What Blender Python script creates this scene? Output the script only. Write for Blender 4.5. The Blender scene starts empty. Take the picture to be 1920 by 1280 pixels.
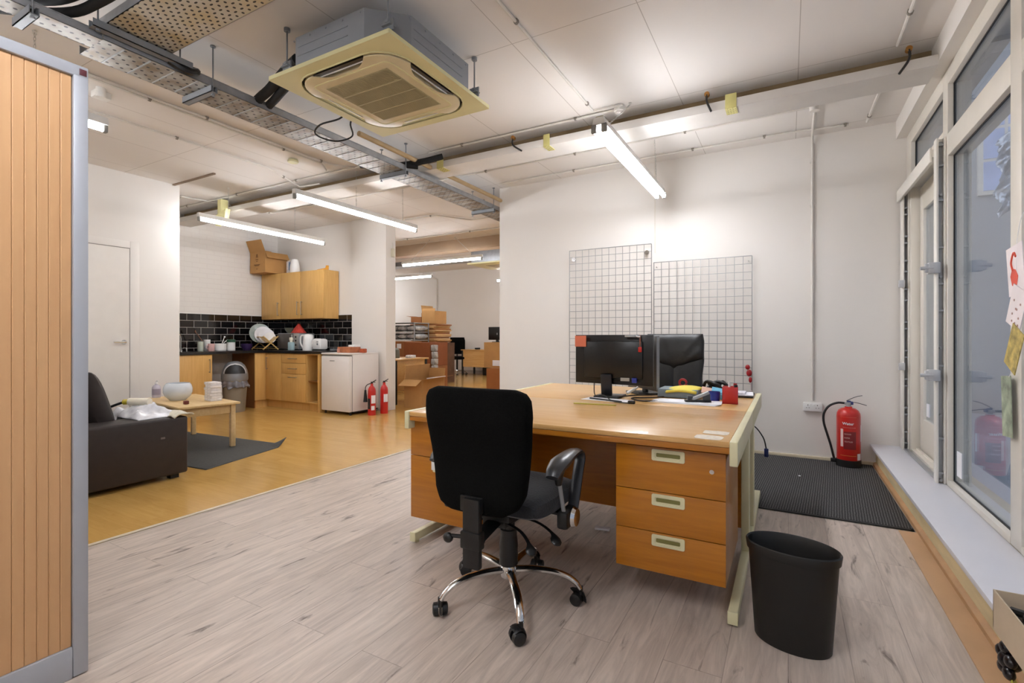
import bpy, bmesh, math, random
from mathutils import Vector, Matrix, noise
random.seed(7)
R = math.radians; PI = math.pi
SC = bpy.context.scene; COL = SC.collection
# ------------------------------------------------------------------ camera
cam_d = bpy.data.cameras.new('camera'); cam = bpy.data.objects.new('camera', cam_d); COL.objects.link(cam)
cam.location = (0, 0, 1.12); cam.rotation_euler = (R(90), 0, R(29.2))
cam_d.sensor_width = 36; cam_d.lens = 927/1920*36; cam_d.shift_y = -9/1920; cam_d.clip_start = 0.02
SC.camera = cam
SC.view_settings.view_transform = 'Standard'; SC.view_settings.look = 'None'
SC.view_settings.gamma = 1; SC.view_settings.use_curve_mapping = False
SC.view_settings.exposure = 1.62
# ------------------------------------------------------------------ materials
def lin(c):
    if isinstance(c, str): c = tuple(int(c[i:i+2], 16)/255 for i in (0, 2, 4))
    return tuple((x/12.92 if x <= .04045 else ((x+.055)/1.055)**2.4) for x in c) + (1,)
MATS = {}
def nodes(name):
    m = bpy.data.materials.new(name); m.use_nodes = True
    nt = m.node_tree; b = nt.nodes['Principled BSDF']
    return m, nt, b
def N(nt, typ, **kw):
    n = nt.nodes.new(typ)
    for k, v in kw.items():
        if k.startswith('i_'): n.inputs[k[2:].replace('_', ' ')].default_value = v
        else: setattr(n, k, v)
    return n
def mat(name, col, rough=.5, metal=0, var=.06, scale=8, bump=0, spec=.5, stretch=None, emit=None, es=0, coat=0, alpha=1, trans=0, sheen=0):
    """principled with a soft procedural variation of the base colour"""
    if name in MATS: return MATS[name]
    m, nt, b = nodes(name); c = lin(col)
    tc = N(nt, 'ShaderNodeTexCoord'); mp = N(nt, 'ShaderNodeMapping'); nz = N(nt, 'ShaderNodeTexNoise')
    nz.inputs['Scale'].default_value = scale; nz.inputs['Detail'].default_value = 4
    if stretch: mp.inputs['Scale'].default_value = stretch
    nt.links.new(tc.outputs['Object'], mp.inputs[0]); nt.links.new(mp.outputs[0], nz.inputs[0])
    rp = N(nt, 'ShaderNodeValToRGB')
    rp.color_ramp.elements[0].position = .3; rp.color_ramp.elements[1].position = .7
    rp.color_ramp.elements[0].color = tuple(x*(1-var) for x in c[:3])+(1,)
    rp.color_ramp.elements[1].color = tuple(min(1, x*(1+var)) for x in c[:3])+(1,)
    nt.links.new(nz.outputs[0], rp.inputs[0]); nt.links.new(rp.outputs[0], b.inputs['Base Color'])
    b.inputs['Roughness'].default_value = rough; b.inputs['Metallic'].default_value = metal
    b.inputs['Specular IOR Level'].default_value = spec
    if coat: b.inputs['Coat Weight'].default_value = coat
    if sheen: b.inputs['Sheen Weight'].default_value = sheen
    if trans: b.inputs['Transmission Weight'].default_value = trans
    if alpha < 1: b.inputs['Alpha'].default_value = alpha
    if emit:
        b.inputs['Emission Color'].default_value = lin(emit); b.inputs['Emission Strength'].default_value = es
    if bump:
        bp = N(nt, 'ShaderNodeBump', i_Strength=bump, i_Distance=.01)
        nt.links.new(nz.outputs[0], bp.inputs['Height']); nt.links.new(bp.outputs[0], b.inputs['Normal'])
    MATS[name] = m; return m
def wood(name, c1, c2, rough=.4, axis='X', scale=3., coat=0, dens=14):
    """long soft grain along one axis"""
    if name in MATS: return MATS[name]
    m, nt, b = nodes(name)
    tc = N(nt, 'ShaderNodeTexCoord'); mp = N(nt, 'ShaderNodeMapping')
    s = [dens]*3; s['XYZ'.index(axis)] = 1.
    mp.inputs['Scale'].default_value = s
    nz = N(nt, 'ShaderNodeTexNoise', i_Scale=scale, i_Detail=6, i_Roughness=.6, i_Distortion=.4)
    nt.links.new(tc.outputs['Object'], mp.inputs[0]); nt.links.new(mp.outputs[0], nz.inputs[0])
    rp = N(nt, 'ShaderNodeValToRGB')
    rp.color_ramp.elements[0].position = .3; rp.color_ramp.elements[1].position = .7
    rp.color_ramp.elements[0].color = lin(c2); rp.color_ramp.elements[1].color = lin(c1)
    nt.links.new(nz.outputs[0], rp.inputs[0]); nt.links.new(rp.outputs[0], b.inputs['Base Color'])
    b.inputs['Roughness'].default_value = rough; b.inputs['Coat Weight'].default_value = coat
    MATS[name] = m; return m
def planks(name, base, dark, row, length, rot, rough, var, grain, knots, seam, coat=0, offset=.37):
    m, nt, b = nodes(name)
    tc = N(nt, 'ShaderNodeTexCoord'); mp = N(nt, 'ShaderNodeMapping')
    mp.inputs['Rotation'].default_value = (0, 0, rot)
    nt.links.new(tc.outputs['Object'], mp.inputs[0])
    br = N(nt, 'ShaderNodeTexBrick', i_Scale=1, i_Mortar_Size=seam, i_Mortar_Smooth=.2)
    br.inputs['Brick Width'].default_value = length; br.inputs['Row Height'].default_value = row
    br.offset = offset; br.offset_frequency = 2
    br.inputs['Color1'].default_value = (0, 0, 0, 1); br.inputs['Color2'].default_value = (1, 1, 1, 1)
    br.inputs['Mortar'].default_value = (.5, .5, .5, 1)
    nt.links.new(mp.outputs[0], br.inputs['Vector'])
    # per-plank shift of the grain so neighbouring boards differ
    sc = N(nt, 'ShaderNodeVectorMath', operation='MULTIPLY'); sc.inputs[1].default_value = (7.3, 3.1, 5)
    ad = N(nt, 'ShaderNodeVectorMath', operation='ADD')
    nt.links.new(br.outputs['Color'], sc.inputs[0]); nt.links.new(mp.outputs[0], ad.inputs[0]); nt.links.new(sc.outputs[0], ad.inputs[1])
    m2 = N(nt, 'ShaderNodeMapping'); m2.inputs['Scale'].default_value = (1.2, 12, 1)
    nt.links.new(ad.outputs[0], m2.inputs[0])
    g = N(nt, 'ShaderNodeTexNoise', i_Scale=2.2, i_Detail=9, i_Roughness=.68, i_Distortion=1.0)
    nt.links.new(m2.outputs[0], g.inputs[0])
    m3 = N(nt, 'ShaderNodeMapping'); m3.inputs['Scale'].default_value = (1.5, 8.5, 1)
    nt.links.new(ad.outputs[0], m3.inputs[0])
    k = N(nt, 'ShaderNodeTexNoise', i_Scale=1.2, i_Detail=6, i_Roughness=.6, i_Distortion=2.0)
    nt.links.new(m3.outputs[0], k.inputs[0])
    kr = N(nt, 'ShaderNodeMapRange', clamp=True); kr.inputs[1].default_value = .60; kr.inputs[2].default_value = .74
    kr.inputs[3].default_value = 0; kr.inputs[4].default_value = knots
    nt.links.new(k.outputs[0], kr.inputs[0])
    gr = N(nt, 'ShaderNodeMapRange'); gr.inputs[1].default_value = .35; gr.inputs[2].default_value = .72; gr.inputs[3].default_value = 0; gr.inputs[4].default_value = grain
    nt.links.new(g.outputs[0], gr.inputs[0])
    a1 = N(nt, 'ShaderNodeMath', operation='ADD'); nt.links.new(kr.outputs[0], a1.inputs[0]); nt.links.new(gr.outputs[0], a1.inputs[1])
    pv = N(nt, 'ShaderNodeMath', operation='MULTIPLY'); pv.inputs[1].default_value = var
    sp = N(nt, 'ShaderNodeSeparateColor'); nt.links.new(br.outputs['Color'], sp.inputs[0]); nt.links.new(sp.outputs[0], pv.inputs[0])
    a2 = N(nt, 'ShaderNodeMath', operation='ADD'); nt.links.new(a1.outputs[0], a2.inputs[0]); nt.links.new(pv.outputs[0], a2.inputs[1])
    sm = N(nt, 'ShaderNodeMath', operation='MULTIPLY'); sm.inputs[1].default_value = .35
    nt.links.new(br.outputs['Fac'], sm.inputs[0])
    a3 = N(nt, 'ShaderNodeMath', operation='ADD', use_clamp=True); nt.links.new(a2.outputs[0], a3.inputs[0]); nt.links.new(sm.outputs[0], a3.inputs[1])
    mx = N(nt, 'ShaderNodeMix', data_type='RGBA'); mx.inputs[6].default_value = lin(base); mx.inputs[7].default_value = lin(dark)
    nt.links.new(a3.outputs[0], mx.inputs[0]); nt.links.new(mx.outputs[2], b.inputs['Base Color'])
    b.inputs['Roughness'].default_value = rough; b.inputs['Coat Weight'].default_value = coat; b.inputs['Coat Roughness'].default_value = .12
    return m
def bricks(name, c1, c2, mortar, w, h, ms, plane, rough, bump=.3, coat=0, dz=0):
    m, nt, b = nodes(name)
    tc = N(nt, 'ShaderNodeTexCoord'); sp = N(nt, 'ShaderNodeSeparateXYZ'); cb = N(nt, 'ShaderNodeCombineXYZ'); mp = N(nt, 'ShaderNodeMapping')
    nt.links.new(tc.outputs['Object'], sp.inputs[0]); nt.links.new(sp.outputs['XYZ'.index(plane[0])], cb.inputs[0]); nt.links.new(sp.outputs['XYZ'.index(plane[1])], cb.inputs[1])
    mp.inputs['Location'].default_value = (0, dz, 0)
    br = N(nt, 'ShaderNodeTexBrick', i_Scale=1, i_Mortar_Size=ms, i_Mortar_Smooth=.1)
    br.inputs['Brick Width'].default_value = w; br.inputs['Row Height'].default_value = h
    br.inputs['Color1'].default_value = lin(c1); br.inputs['Color2'].default_value = lin(c2); br.inputs['Mortar'].default_value = lin(mortar)
    nt.links.new(cb.outputs[0], mp.inputs[0]); nt.links.new(mp.outputs[0], br.inputs['Vector'])
    nt.links.new(br.outputs['Color'], b.inputs['Base Color']); b.inputs['Roughness'].default_value = rough; b.inputs['Coat Weight'].default_value = coat
    iv = N(nt, 'ShaderNodeMath', operation='SUBTRACT'); iv.inputs[0].default_value = 1; nt.links.new(br.outputs['Fac'], iv.inputs[1])
    bp = N(nt, 'ShaderNodeBump', i_Strength=bump, i_Distance=.004); nt.links.new(iv.outputs[0], bp.inputs['Height']); nt.links.new(bp.outputs[0], b.inputs['Normal'])
    return m
def dotted(name, col, hole, px, py, rad, rough=.35, metal=.9, slot=True, stain=None):
    """perforated sheet steel: rows of punched holes painted as dots; object X/Y are the sheet's axes"""
    m, nt, b = nodes(name)
    tc = N(nt, 'ShaderNodeTexCoord'); sp = N(nt, 'ShaderNodeSeparateXYZ'); nt.links.new(tc.outputs['Object'], sp.inputs[0])
    def saw(out, p, off=0):
        a = N(nt, 'ShaderNodeMath', operation='ADD'); a.inputs[1].default_value = 50+off; nt.links.new(out, a.inputs[0])
        w = N(nt, 'ShaderNodeMath', operation='MODULO'); w.inputs[1].default_value = p; nt.links.new(a.outputs[0], w.inputs[0])
        s = N(nt, 'ShaderNodeMath', operation='SUBTRACT'); s.inputs[1].default_value = p/2; nt.links.new(w.outputs[0], s.inputs[0])
        return s.outputs[0]
    def disc(ox, oy, ex, ey):
        cb = N(nt, 'ShaderNodeCombineXYZ'); nt.links.new(saw(sp.outputs[0], px, ox), cb.inputs[0]); nt.links.new(saw(sp.outputs[1], py, oy), cb.inputs[1])
        dv = N(nt, 'ShaderNodeVectorMath', operation='DIVIDE'); dv.inputs[1].default_value = (ex, ey, 1); nt.links.new(cb.outputs[0], dv.inputs[0])
        ln = N(nt, 'ShaderNodeVectorMath', operation='LENGTH'); nt.links.new(dv.outputs[0], ln.inputs[0])
        lt = N(nt, 'ShaderNodeMath', operation='LESS_THAN'); lt.inputs[1].default_value = 1; nt.links.new(ln.outputs['Value'], lt.inputs[0])
        return lt.outputs[0]
    d1 = disc(0, 0, rad, rad); d2 = disc(px/2, py/2, rad*(1.6 if slot else 1), rad*.7 if slot else rad)
    mx = N(nt, 'ShaderNodeMath', operation='MAXIMUM'); nt.links.new(d1, mx.inputs[0]); nt.links.new(d2, mx.inputs[1])
    nz = N(nt, 'ShaderNodeTexNoise', i_Scale=6., i_Detail=5); nt.links.new(tc.outputs['Object'], nz.inputs[0])
    rp = N(nt, 'ShaderNodeValToRGB'); c = lin(col)
    rp.color_ramp.elements[0].position = .35; rp.color_ramp.elements[1].position = .65
    rp.color_ramp.elements[0].color = tuple(x*.8 for x in c[:3])+(1,) if not stain else lin(stain); rp.color_ramp.elements[1].color = c
    nt.links.new(nz.outputs[0], rp.inputs[0])
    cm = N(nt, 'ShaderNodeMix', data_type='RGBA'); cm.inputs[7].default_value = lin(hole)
    nt.links.new(mx.outputs[0], cm.inputs[0]); nt.links.new(rp.outputs[0], cm.inputs[6]); nt.links.new(cm.outputs[2], b.inputs['Base Color'])
    me = N(nt, 'ShaderNodeMath', operation='MULTIPLY_ADD'); me.inputs[1].default_value = -metal; me.inputs[2].default_value = metal
    nt.links.new(mx.outputs[0], me.inputs[0]); nt.links.new(me.outputs[0], b.inputs['Metallic'])
    b.inputs['Roughness'].default_value = rough
    return m
def glassmat(name, tint='ffffff', rough=0.0, ior=1.5, refl=1.0):
    m = bpy.data.materials.new(name); m.use_nodes = True; nt = m.node_tree; nt.nodes.clear()
    o = N(nt, 'ShaderNodeOutputMaterial'); mx = N(nt, 'ShaderNodeMixShader'); t = N(nt, 'ShaderNodeBsdfTransparent'); g = N(nt, 'ShaderNodeBsdfGlossy', i_Roughness=rough)
    t.inputs[0].default_value = lin(tint)
    f = N(nt, 'ShaderNodeFresnel', i_IOR=ior); ge = N(nt, 'ShaderNodeNewGeometry'); mi = N(nt, 'ShaderNodeMapRange'); mi.inputs[3].default_value = ior; mi.inputs[4].default_value = 1/ior; nt.links.new(ge.outputs['Backfacing'], mi.inputs[0]); nt.links.new(mi.outputs[0], f.inputs[0]); k = N(nt, 'ShaderNodeMath', operation='MULTIPLY', use_clamp=True); k.inputs[1].default_value = refl
    nt.links.new(f.outputs[0], k.inputs[0]); nt.links.new(k.outputs[0], mx.inputs[0]); nt.links.new(t.outputs[0], mx.inputs[1]); nt.links.new(g.outputs[0], mx.inputs[2]); nt.links.new(mx.outputs[0], o.inputs[0])
    return m
def emitm(name, col, st):
    m, nt, b = nodes(name); b.inputs['Base Color'].default_value = lin(col)
    b.inputs['Emission Color'].default_value = lin(col); b.inputs['Emission Strength'].default_value = st
    return m
WALL = mat('wall_paint', 'e6e1da', .75, var=.015, scale=1.5, bump=.02)
def wallmat(name, **k): return mat(name, 'e6e1da', .75, var=.015, scale=1.5, bump=.02)
WHITE = mat('white_gloss_paint', 'e9e5dc', .35, var=.02)
UPVC = mat('cream_window_paint', 'e3ddd1', .38, var=.02)
CONDUIT = mat('painted_conduit', 'dcd7cf', .45, var=.05)
CREAM = mat('cream_steel', 'ded7ae', .35, var=.04)
BEECH = wood('beech_laminate', 'dcb173', 'cf9a54', .32, 'X', 2.6, coat=.25)
OAKV = wood('honey_veneer', 'bd7819', 'a86511', .3, 'X', 3.5, coat=.25)
OAKD = wood('honey_edge', 'b8741f', 'a5651b', .3, 'X', 3, coat=.2)
KBEECH = wood('kitchen_beech', 'ddb16c', 'd0a15a', .35, 'Z', 3)
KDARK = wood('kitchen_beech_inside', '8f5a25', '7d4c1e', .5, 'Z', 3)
PINE = wood('light_pine', 'e3c48f', 'd6b37a', .45, 'X', 3)
CARD = mat('cardboard', 'b98a52', .8, var=.08, scale=5)
CARD2 = mat('cardboard_dark', '9c6233', .8, var=.08, scale=4)
CARD3 = mat('cardboard_pale', 'c9a06a', .8, var=.08, scale=4)
BLACK = mat('black_plastic', '141414', .4, var=.1)
BFAB = mat('black_fabric', '0b0b0a', .98, var=.35, scale=160, bump=.25, spec=.1)
LEATHER = mat('black_leather', '181818', .42, var=.15, scale=30, bump=.12)
BROWNL = mat('brown_faux_leather', '2c2320', .5, var=.12, scale=18, bump=.06)
CHROME = mat('chrome', 'dadada', .12, 1, var=.02)
STEEL = mat('galvanised_steel', 'a9abad', .45, .5, var=.14, scale=14)
DSTEEL = mat('dull_strut_steel', '8b8e91', .5, .35, var=.1)
RED = mat('red_enamel', 'c41d15', .3, var=.05, coat=.4)
RUBBER = mat('black_foam', '161616', .8, var=.2, scale=40)
SILVER = mat('silver_plastic', '9fa1a3', .4, .3, var=.05)
WPL = mat('white_plastic', 'ecebe8', .35, var=.02)
PAPER = mat('white_paper', 'f0eff2', .8, var=.02)
TUBE = emitm('lit_tube', 'f1f4fb', 20)
TRAYM = dotted('perforated_tray', 'b3b1ab', '1a1815', .072, .072, .0085, slot=False, metal=.35, rough=.5, stain='7b6a52')  # dark dots put the shade seen through the holes into the colour
TRAYB = dotted('perforated_wide_tray', 'c2beb4', '17130f', .052, .046, .0074, metal=.3, rough=.5, stain='bfae8a')  # hole dots coloured dark for the shade between sheet and ceiling
# ------------------------------------------------------------------ mesh builder
W = {}
class B:
    def __init__(s): s.bm = bmesh.new(); s.tag = 0
    def v(s, p): return s.bm.verts.new(p)
    def face(s, pts):
        vs = [s.v(p) for p in pts]
        try: return s.bm.faces.new(vs)
        except ValueError: return None
    def box(s, x0, x1, y0, y1, z0, z1, bev=0, rot=None, pivot=None, seg=2):
        if x0 > x1: x0, x1 = x1, x0
        if y0 > y1: y0, y1 = y1, y0
        if z0 > z1: z0, z1 = z1, z0
        g = bmesh.ops.create_cube(s.bm, size=1)['verts']
        for v in g: v.co = Vector((x0+(v.co.x+.5)*(x1-x0), y0+(v.co.y+.5)*(y1-y0), z0+(v.co.z+.5)*(z1-z0)))
        if bev:
            bev = min(bev, .45*min(x1-x0, y1-y0, z1-z0))
            es = list({e for v in g for e in v.link_edges})
            r = bmesh.ops.bevel(s.bm, geom=es, offset=bev, segments=seg, profile=.5, affect='EDGES')
            g = list({v for f in r['faces'] for v in f.verts} | {v for v in g if v.is_valid})
            # all verts of this island
        if rot is not None:
            pv = Vector(pivot) if pivot is not None else Vector(((x0+x1)/2, (y0+y1)/2, (z0+z1)/2))
            seen = set(); st = list(g)
            while st:
                v = st.pop()
                if v in seen: continue
                seen.add(v)
                for e in v.link_edges: st.append(e.other_vert(v))
            for v in seen: v.co = rot @ (v.co-pv) + pv
        return s
    def prism(s, poly, axis, a, b, bev=0):
        """2-D polygon extruded along an axis; poly in the other two axes in order"""
        def P(q, t):
            return {'X': (t, q[0], q[1]), 'Y': (q[0], t, q[1]), 'Z': (q[0], q[1], t)}[axis]
        A = [s.v(P(q, a)) for q in poly]; Bq = [s.v(P(q, b)) for q in poly]; n = len(poly); fs = []
        fs.append(s.bm.faces.new(A)); fs.append(s.bm.faces.new(Bq[::-1]))
        for i in range(n): fs.append(s.bm.faces.new((A[i], Bq[i], Bq[(i+1) % n], A[(i+1) % n])))
        if bev:
            es = list({e for f in fs[:2] for e in f.edges})
            bmesh.ops.bevel(s.bm, geom=es, offset=bev, segments=2, profile=.5, affect='EDGES')
        return s
    def ring(s, c, ax, r, n, ref=None, sx=1, sy=1):
        ax = Vector(ax).normalized(); ref = Vector(ref) if ref is not None else (Vector((0, 0, 1)) if abs(ax.z) < .9 else Vector((1, 0, 0)))
        u = (ref-ax*ref.dot(ax)).normalized(); w = ax.cross(u)
        return [s.v(Vector(c)+u*(r*sx*math.cos(2*PI*i/n))+w*(r*sy*math.sin(2*PI*i/n))) for i in range(n)]
    def bridge(s, a, b):
        n = len(a)
        for i in range(n): s.bm.faces.new((a[i], a[(i+1) % n], b[(i+1) % n], b[i]))
    def cyl(s, p0, p1, r, r2=None, n=16, cap=True):
        p0 = Vector(p0); p1 = Vector(p1); d = p1-p0
        a = s.ring(p0, d, r, n); b = s.ring(p1, d, r if r2 is None else r2, n); s.bridge(a, b)
        if cap: s.bm.faces.new(a[::-1]); s.bm.faces.new(b)
        return s
    def tube(s, pts, r, n=8, sx=1, sy=1, closed=False, ref=None):
        pts = [Vector(p) for p in pts]; rs = r if isinstance(r, (list, tuple)) else [r]*len(pts); prev = None; first = None; u = ref
        for i, p in enumerate(pts):
            if closed: d = pts[(i+1) % len(pts)]-pts[i-1]
            else: d = pts[min(i+1, len(pts)-1)]-pts[max(i-1, 0)]
            if d.length < 1e-9: d = Vector((0, 0, 1))
            d.normalize()
            if u is None: u = Vector((0, 0, 1)) if abs(d.z) < .9 else Vector((1, 0, 0))
            u = Vector(u); u = u-d*u.dot(d)
            if u.length < 1e-6: u = d.orthogonal()
            u.normalize()
            rg = s.ring(p, d, rs[i], n, u, sx, sy)
            if prev: s.bridge(prev, rg)
            else: first = rg
            prev = rg
        if closed: s.bridge(prev, first)
        else:
            s.bm.faces.new(first[::-1]); s.bm.faces.new(prev)
        return s
    def lathe(s, prof, c=(0, 0, 0), n=28, sx=1, sy=1, rot=None):
        c = Vector(c); prev = None
        for r, z in prof:
            rg = [Vector((r*sx*math.cos(2*PI*i/n), r*sy*math.sin(2*PI*i/n), z)) for i in range(n)]
            if rot is not None: rg = [rot @ q for q in rg]
            rg = [s.v(c+q) for q in rg]
            if prev: s.bridge(prev, rg)
            else: s.bm.faces.new(rg[::-1]) if r > 1e-5 else None
            prev = rg
        if prof[-1][0] > 1e-5: s.bm.faces.new(prev)
        return s
    def sphere(s, c, r, n=12, sc=(1, 1, 1)):
        g = bmesh.ops.create_uvsphere(s.bm, u_segments=n, v_segments=max(6, n*2//3), radius=r)['verts']
        for v in g: v.co = Vector((v.co.x*sc[0], v.co.y*sc[1], v.co.z*sc[2]))+Vector(c)
        return s
    def sheet(s, f, nu, nv, th=0, closed=False):
        """grid surface from f(i/nu, j/nv); thickness by a second skin offset in z of f2"""
        g = [[s.v(f(i/nu, j/nv)) for j in range(nv+1)] for i in range(nu+1)]
        for i in range(nu):
            for j in range(nv): s.bm.faces.new((g[i][j], g[i+1][j], g[i+1][j+1], g[i][j+1]))
        return s
    def pillow(s, w, L, th, mapf, off=lambda x, t: 0, n=14, m=14, pw=3.):
        """closed cushion: half width w(t), length L, half thickness th; mapf(x, l, y) -> point"""
        def e(a): return max(0, 1-abs(a)**pw)**(1/pw)
        F = []; K = []
        for i in range(m+1):
            t = .5-.5*math.cos(PI*i/m); F.append([]); K.append([])
            for j in range(n+1):
                q = -math.cos(PI*j/n); x = q*w(t); h = th*e(q)*e(2*t-1)
                y = off(x, t)
                edge = j in (0, n) or i in (0, m)
                a = s.v(mapf(x, t*L, y+h)); F[-1].append(a); K[-1].append(a if edge else s.v(mapf(x, t*L, y-h)))
        for i in range(m):
            for j in range(n):
                for G, fl in ((F, 0), (K, 1)):
                    q = [G[i][j], G[i][j+1], G[i+1][j+1], G[i+1][j]]
                    if fl: q = q[::-1]
                    try: s.bm.faces.new(q)
                    except ValueError: pass
        return s
    def build(s, name, m, parent=None, world=False, origin=(0, 0, 0), smooth=None, mats=None):
        bm = s.bm
        bmesh.ops.recalc_face_normals(bm, faces=bm.faces[:])
        me = bpy.data.meshes.new(name)
        if parent is not None:
            if world: bm.transform(W[parent].inverted())
        else: bm.transform(Matrix.Translation(-Vector(origin)))
        for f in bm.faces: f.smooth = True
        ang = R(38) if smooth is None else R(smooth)
        for e in bm.edges:
            if len(e.link_faces) == 2 and e.calc_face_angle(0) > ang: e.smooth = False
        bm.to_mesh(me); bm.free()
        for q in (mats or [m]): me.materials.append(q)
        o = bpy.data.objects.new(name, me); COL.objects.link(o)
        if parent is not None: o.parent = parent; W[o] = W[parent].copy()
        else: o.location = origin; W[o] = Matrix.Translation(Vector(origin))
        return o
def tag(o, label, cat, group=None):
    o['label'] = label; o['category'] = cat
    if group: o['group'] = group
    return o
def thing(name, label, cat, loc=(0, 0, 0), rz=0, group=None):
    o = bpy.data.objects.new(name, None); COL.objects.link(o); o.empty_display_size = .1
    o.location = loc; o.rotation_euler = (0, 0, rz)
    W[o] = Matrix.Translation(Vector(loc)) @ Matrix.Rotation(rz, 4, 'Z')
    return tag(o, label, cat, group)
def place(o, loc, rz=0):
    o.location = loc; o.rotation_euler = (0, 0, rz); return o
def dup(root, label=None, loc=None, rz=None, group=None, parent=None):
    c = root.copy(); COL.objects.link(c)
    if parent is not None: c.parent = parent
    if label: c['label'] = label
    if group: c['group'] = group
    if loc is not None: c.location = loc
    if rz is not None: c.rotation_euler = (0, 0, rz)
    for ch in list(root.children): dup(ch, parent=c)
    return c
def struct(name, b, m, origin=(0, 0, 0)):
    o = b.build(name, m, origin=origin); o['kind'] = 'structure'; return o
def structe(name, loc=(0, 0, 0)):
    o = bpy.data.objects.new(name, None); COL.objects.link(o); o['kind'] = 'structure'; o.location = loc
    W[o] = Matrix.Translation(Vector(loc)); return o
def solo(name, b, m, label, cat, origin, group=None, **k):
    return tag(b.build(name, m, origin=origin, **k), label, cat, group)
def bx(*a, **k): return B().box(*a, **k)
def text(name, s, size, m, parent, fmap, align='CENTER', ext=.0003, bold=False):
    """real lettering as a mesh; fmap maps the flat (x, y, depth) of the glyphs to a local point"""
    cu = bpy.data.curves.new(name, 'FONT'); cu.body = s; cu.size = size; cu.align_x = align; cu.extrude = ext; cu.resolution_u = 2
    if bold: cu.offset = size*.02
    o = bpy.data.objects.new(name, cu); COL.objects.link(o)
    bpy.context.view_layer.update()
    me = bpy.data.meshes.new_from_object(o.evaluated_get(bpy.context.evaluated_depsgraph_get()))
    bpy.data.objects.remove(o)
    for v in me.vertices: v.co = Vector(fmap(v.co.x, v.co.y, v.co.z))
    me.materials.clear(); me.materials.append(m)
    q = bpy.data.objects.new(name, me); COL.objects.link(q)
    if parent is not None: q.parent = parent; W[q] = W[parent].copy()
    return q
def arc(c, r, a0, a1, n, plane='XZ'):
    out = []
    for i in range(n+1):
        a = R(a0+(a1-a0)*i/n); u, w = r*math.cos(a), r*math.sin(a)
        out.append({'XZ': (c[0]+u, c[1], c[2]+w), 'XY': (c[0]+u, c[1]+w, c[2]), 'YZ': (c[0], c[1]+u, c[2]+w)}[plane])
    return out
def smooth_pts(pts, k=6):
    """catmull-rom through the points"""
    P = [Vector(p) for p in pts]; P = [2*P[0]-P[1]]+P+[2*P[-1]-P[-2]]; out = []
    for i in range(1, len(P)-2):
        for j in range(k):
            t = j/k; a, b, c, d = P[i-1:i+3]
            out.append(.5*((2*b)+(-a+c)*t+(2*a-5*b+4*c-d)*t*t+(-a+3*b-3*c+d)*t**3))
    out.append(P[-2]); return out
# ------------------------------------------------------------------ the room
FLOORG = planks('grey_oak_planks', 'd3c3b5', '6f6156', .19, 1.28, R(90), .42, .10, .5, .85, .0018)
FLOORO = planks('orange_laminate', 'd8ac62', 'b4843e', .095, .62, 0, .2, .22, .38, .1, .0009, coat=.25, offset=.5)
struct('floor', bx(-3.27, 1.1, -2, 5.42, -.1, 0), FLOORG)
struct('floor', bx(-16, -3.27, -2, 12.8, -.1, 0).box(-3.27, -2.5, 5.42, 12.8, -.1, 0), FLOORO)
struct('trim_1', bx(-3.285, -3.255, -2, 5.27, 0, .006, bev=.002), mat('floor_threshold', 'cdbfa6', .4))
def ceilmat():
    m, nt, b = nodes('ceiling_boards')
    tc = N(nt, 'ShaderNodeTexCoord'); mp = N(nt, 'ShaderNodeMapping'); mp.inputs['Location'].default_value = (-.06, -.3, 0)
    br = N(nt, 'ShaderNodeTexBrick', i_Scale=1, i_Mortar_Size=.003, i_Mortar_Smooth=.3); br.offset = 0
    br.inputs['Brick Width'].default_value = .784; br.inputs['Row Height'].default_value = 1.2
    br.inputs['Color1'].default_value = lin('e8e3dd'); br.inputs['Color2'].default_value = lin('e6e0da'); br.inputs['Mortar'].default_value = lin('bdb5ac')
    nt.links.new(tc.outputs['Object'], mp.inputs[0]); nt.links.new(mp.outputs[0], br.inputs['Vector']); nt.links.new(br.outputs['Color'], b.inputs['Base Color'])
    b.inputs['Roughness'].default_value = .7; return m
struct('ceiling', bx(-16, 1.2, -2, 7.8, 2.95, 3.1).box(-16, -2.5, 7.8, 12.8, 3.2, 3.3), ceilmat())
struct('wall_back', bx(-3.12, 1.1, 5.27, 5.42, 0, 2.95), wallmat('wall_back_paint'))
struct('wall_left', bx(-6.6, -6.45, -2, 3.27, 0, 2.95).box(-7.9, -6.6, 3.12, 3.27, 0, 2.95), wallmat('wall_left_paint'))
BRP = bricks('painted_brick', 'e6e1da', 'e5e0d9', 'e1dbd4', .22, .075, .006, 'YZ', .7, bump=.22)
struct('wall_kitchen_left', bx(-8.05, -7.9, 3.12, 5.62, 0, 2.95), BRP)
struct('wall_kitchen_back', bx(-8.05, -6.02, 5.62, 5.79, 0, 2.95).box(-16, -8.05, 5.62, 5.79, 0, 2.95), wallmat('wk'))
struct('wall_pillar', bx(-6.02, -5.30, 5.585, 5.79, 0, 2.95), wallmat('wp'))
struct('wall_camera', bx(-6.6, 1.1, -2.15, -2, 0, 2.95), wallmat('wc'))
struct('wall_far', bx(-16, -2.5, 12.6, 12.75, 0, 3.3), wallmat('wf'))
struct('wall_store_right', bx(-2.65, -2.5, 5.42, 12.6, 0, 3.3), wallmat('wsr'))
struct('wall_store_left', bx(-16, -15.85, 5.79, 12.6, 0, 3.3), wallmat('wsl'))
struct('trim_2', bx(-16, -2.65, 7.62, 7.86, 2.74, 3.2), mat('dusty_beam_paint', 'b39a80', .8, var=.1, scale=2))
BRB = mat('shadow_gap_brown', 'a28c6a', .8, var=.2, scale=5)
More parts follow.
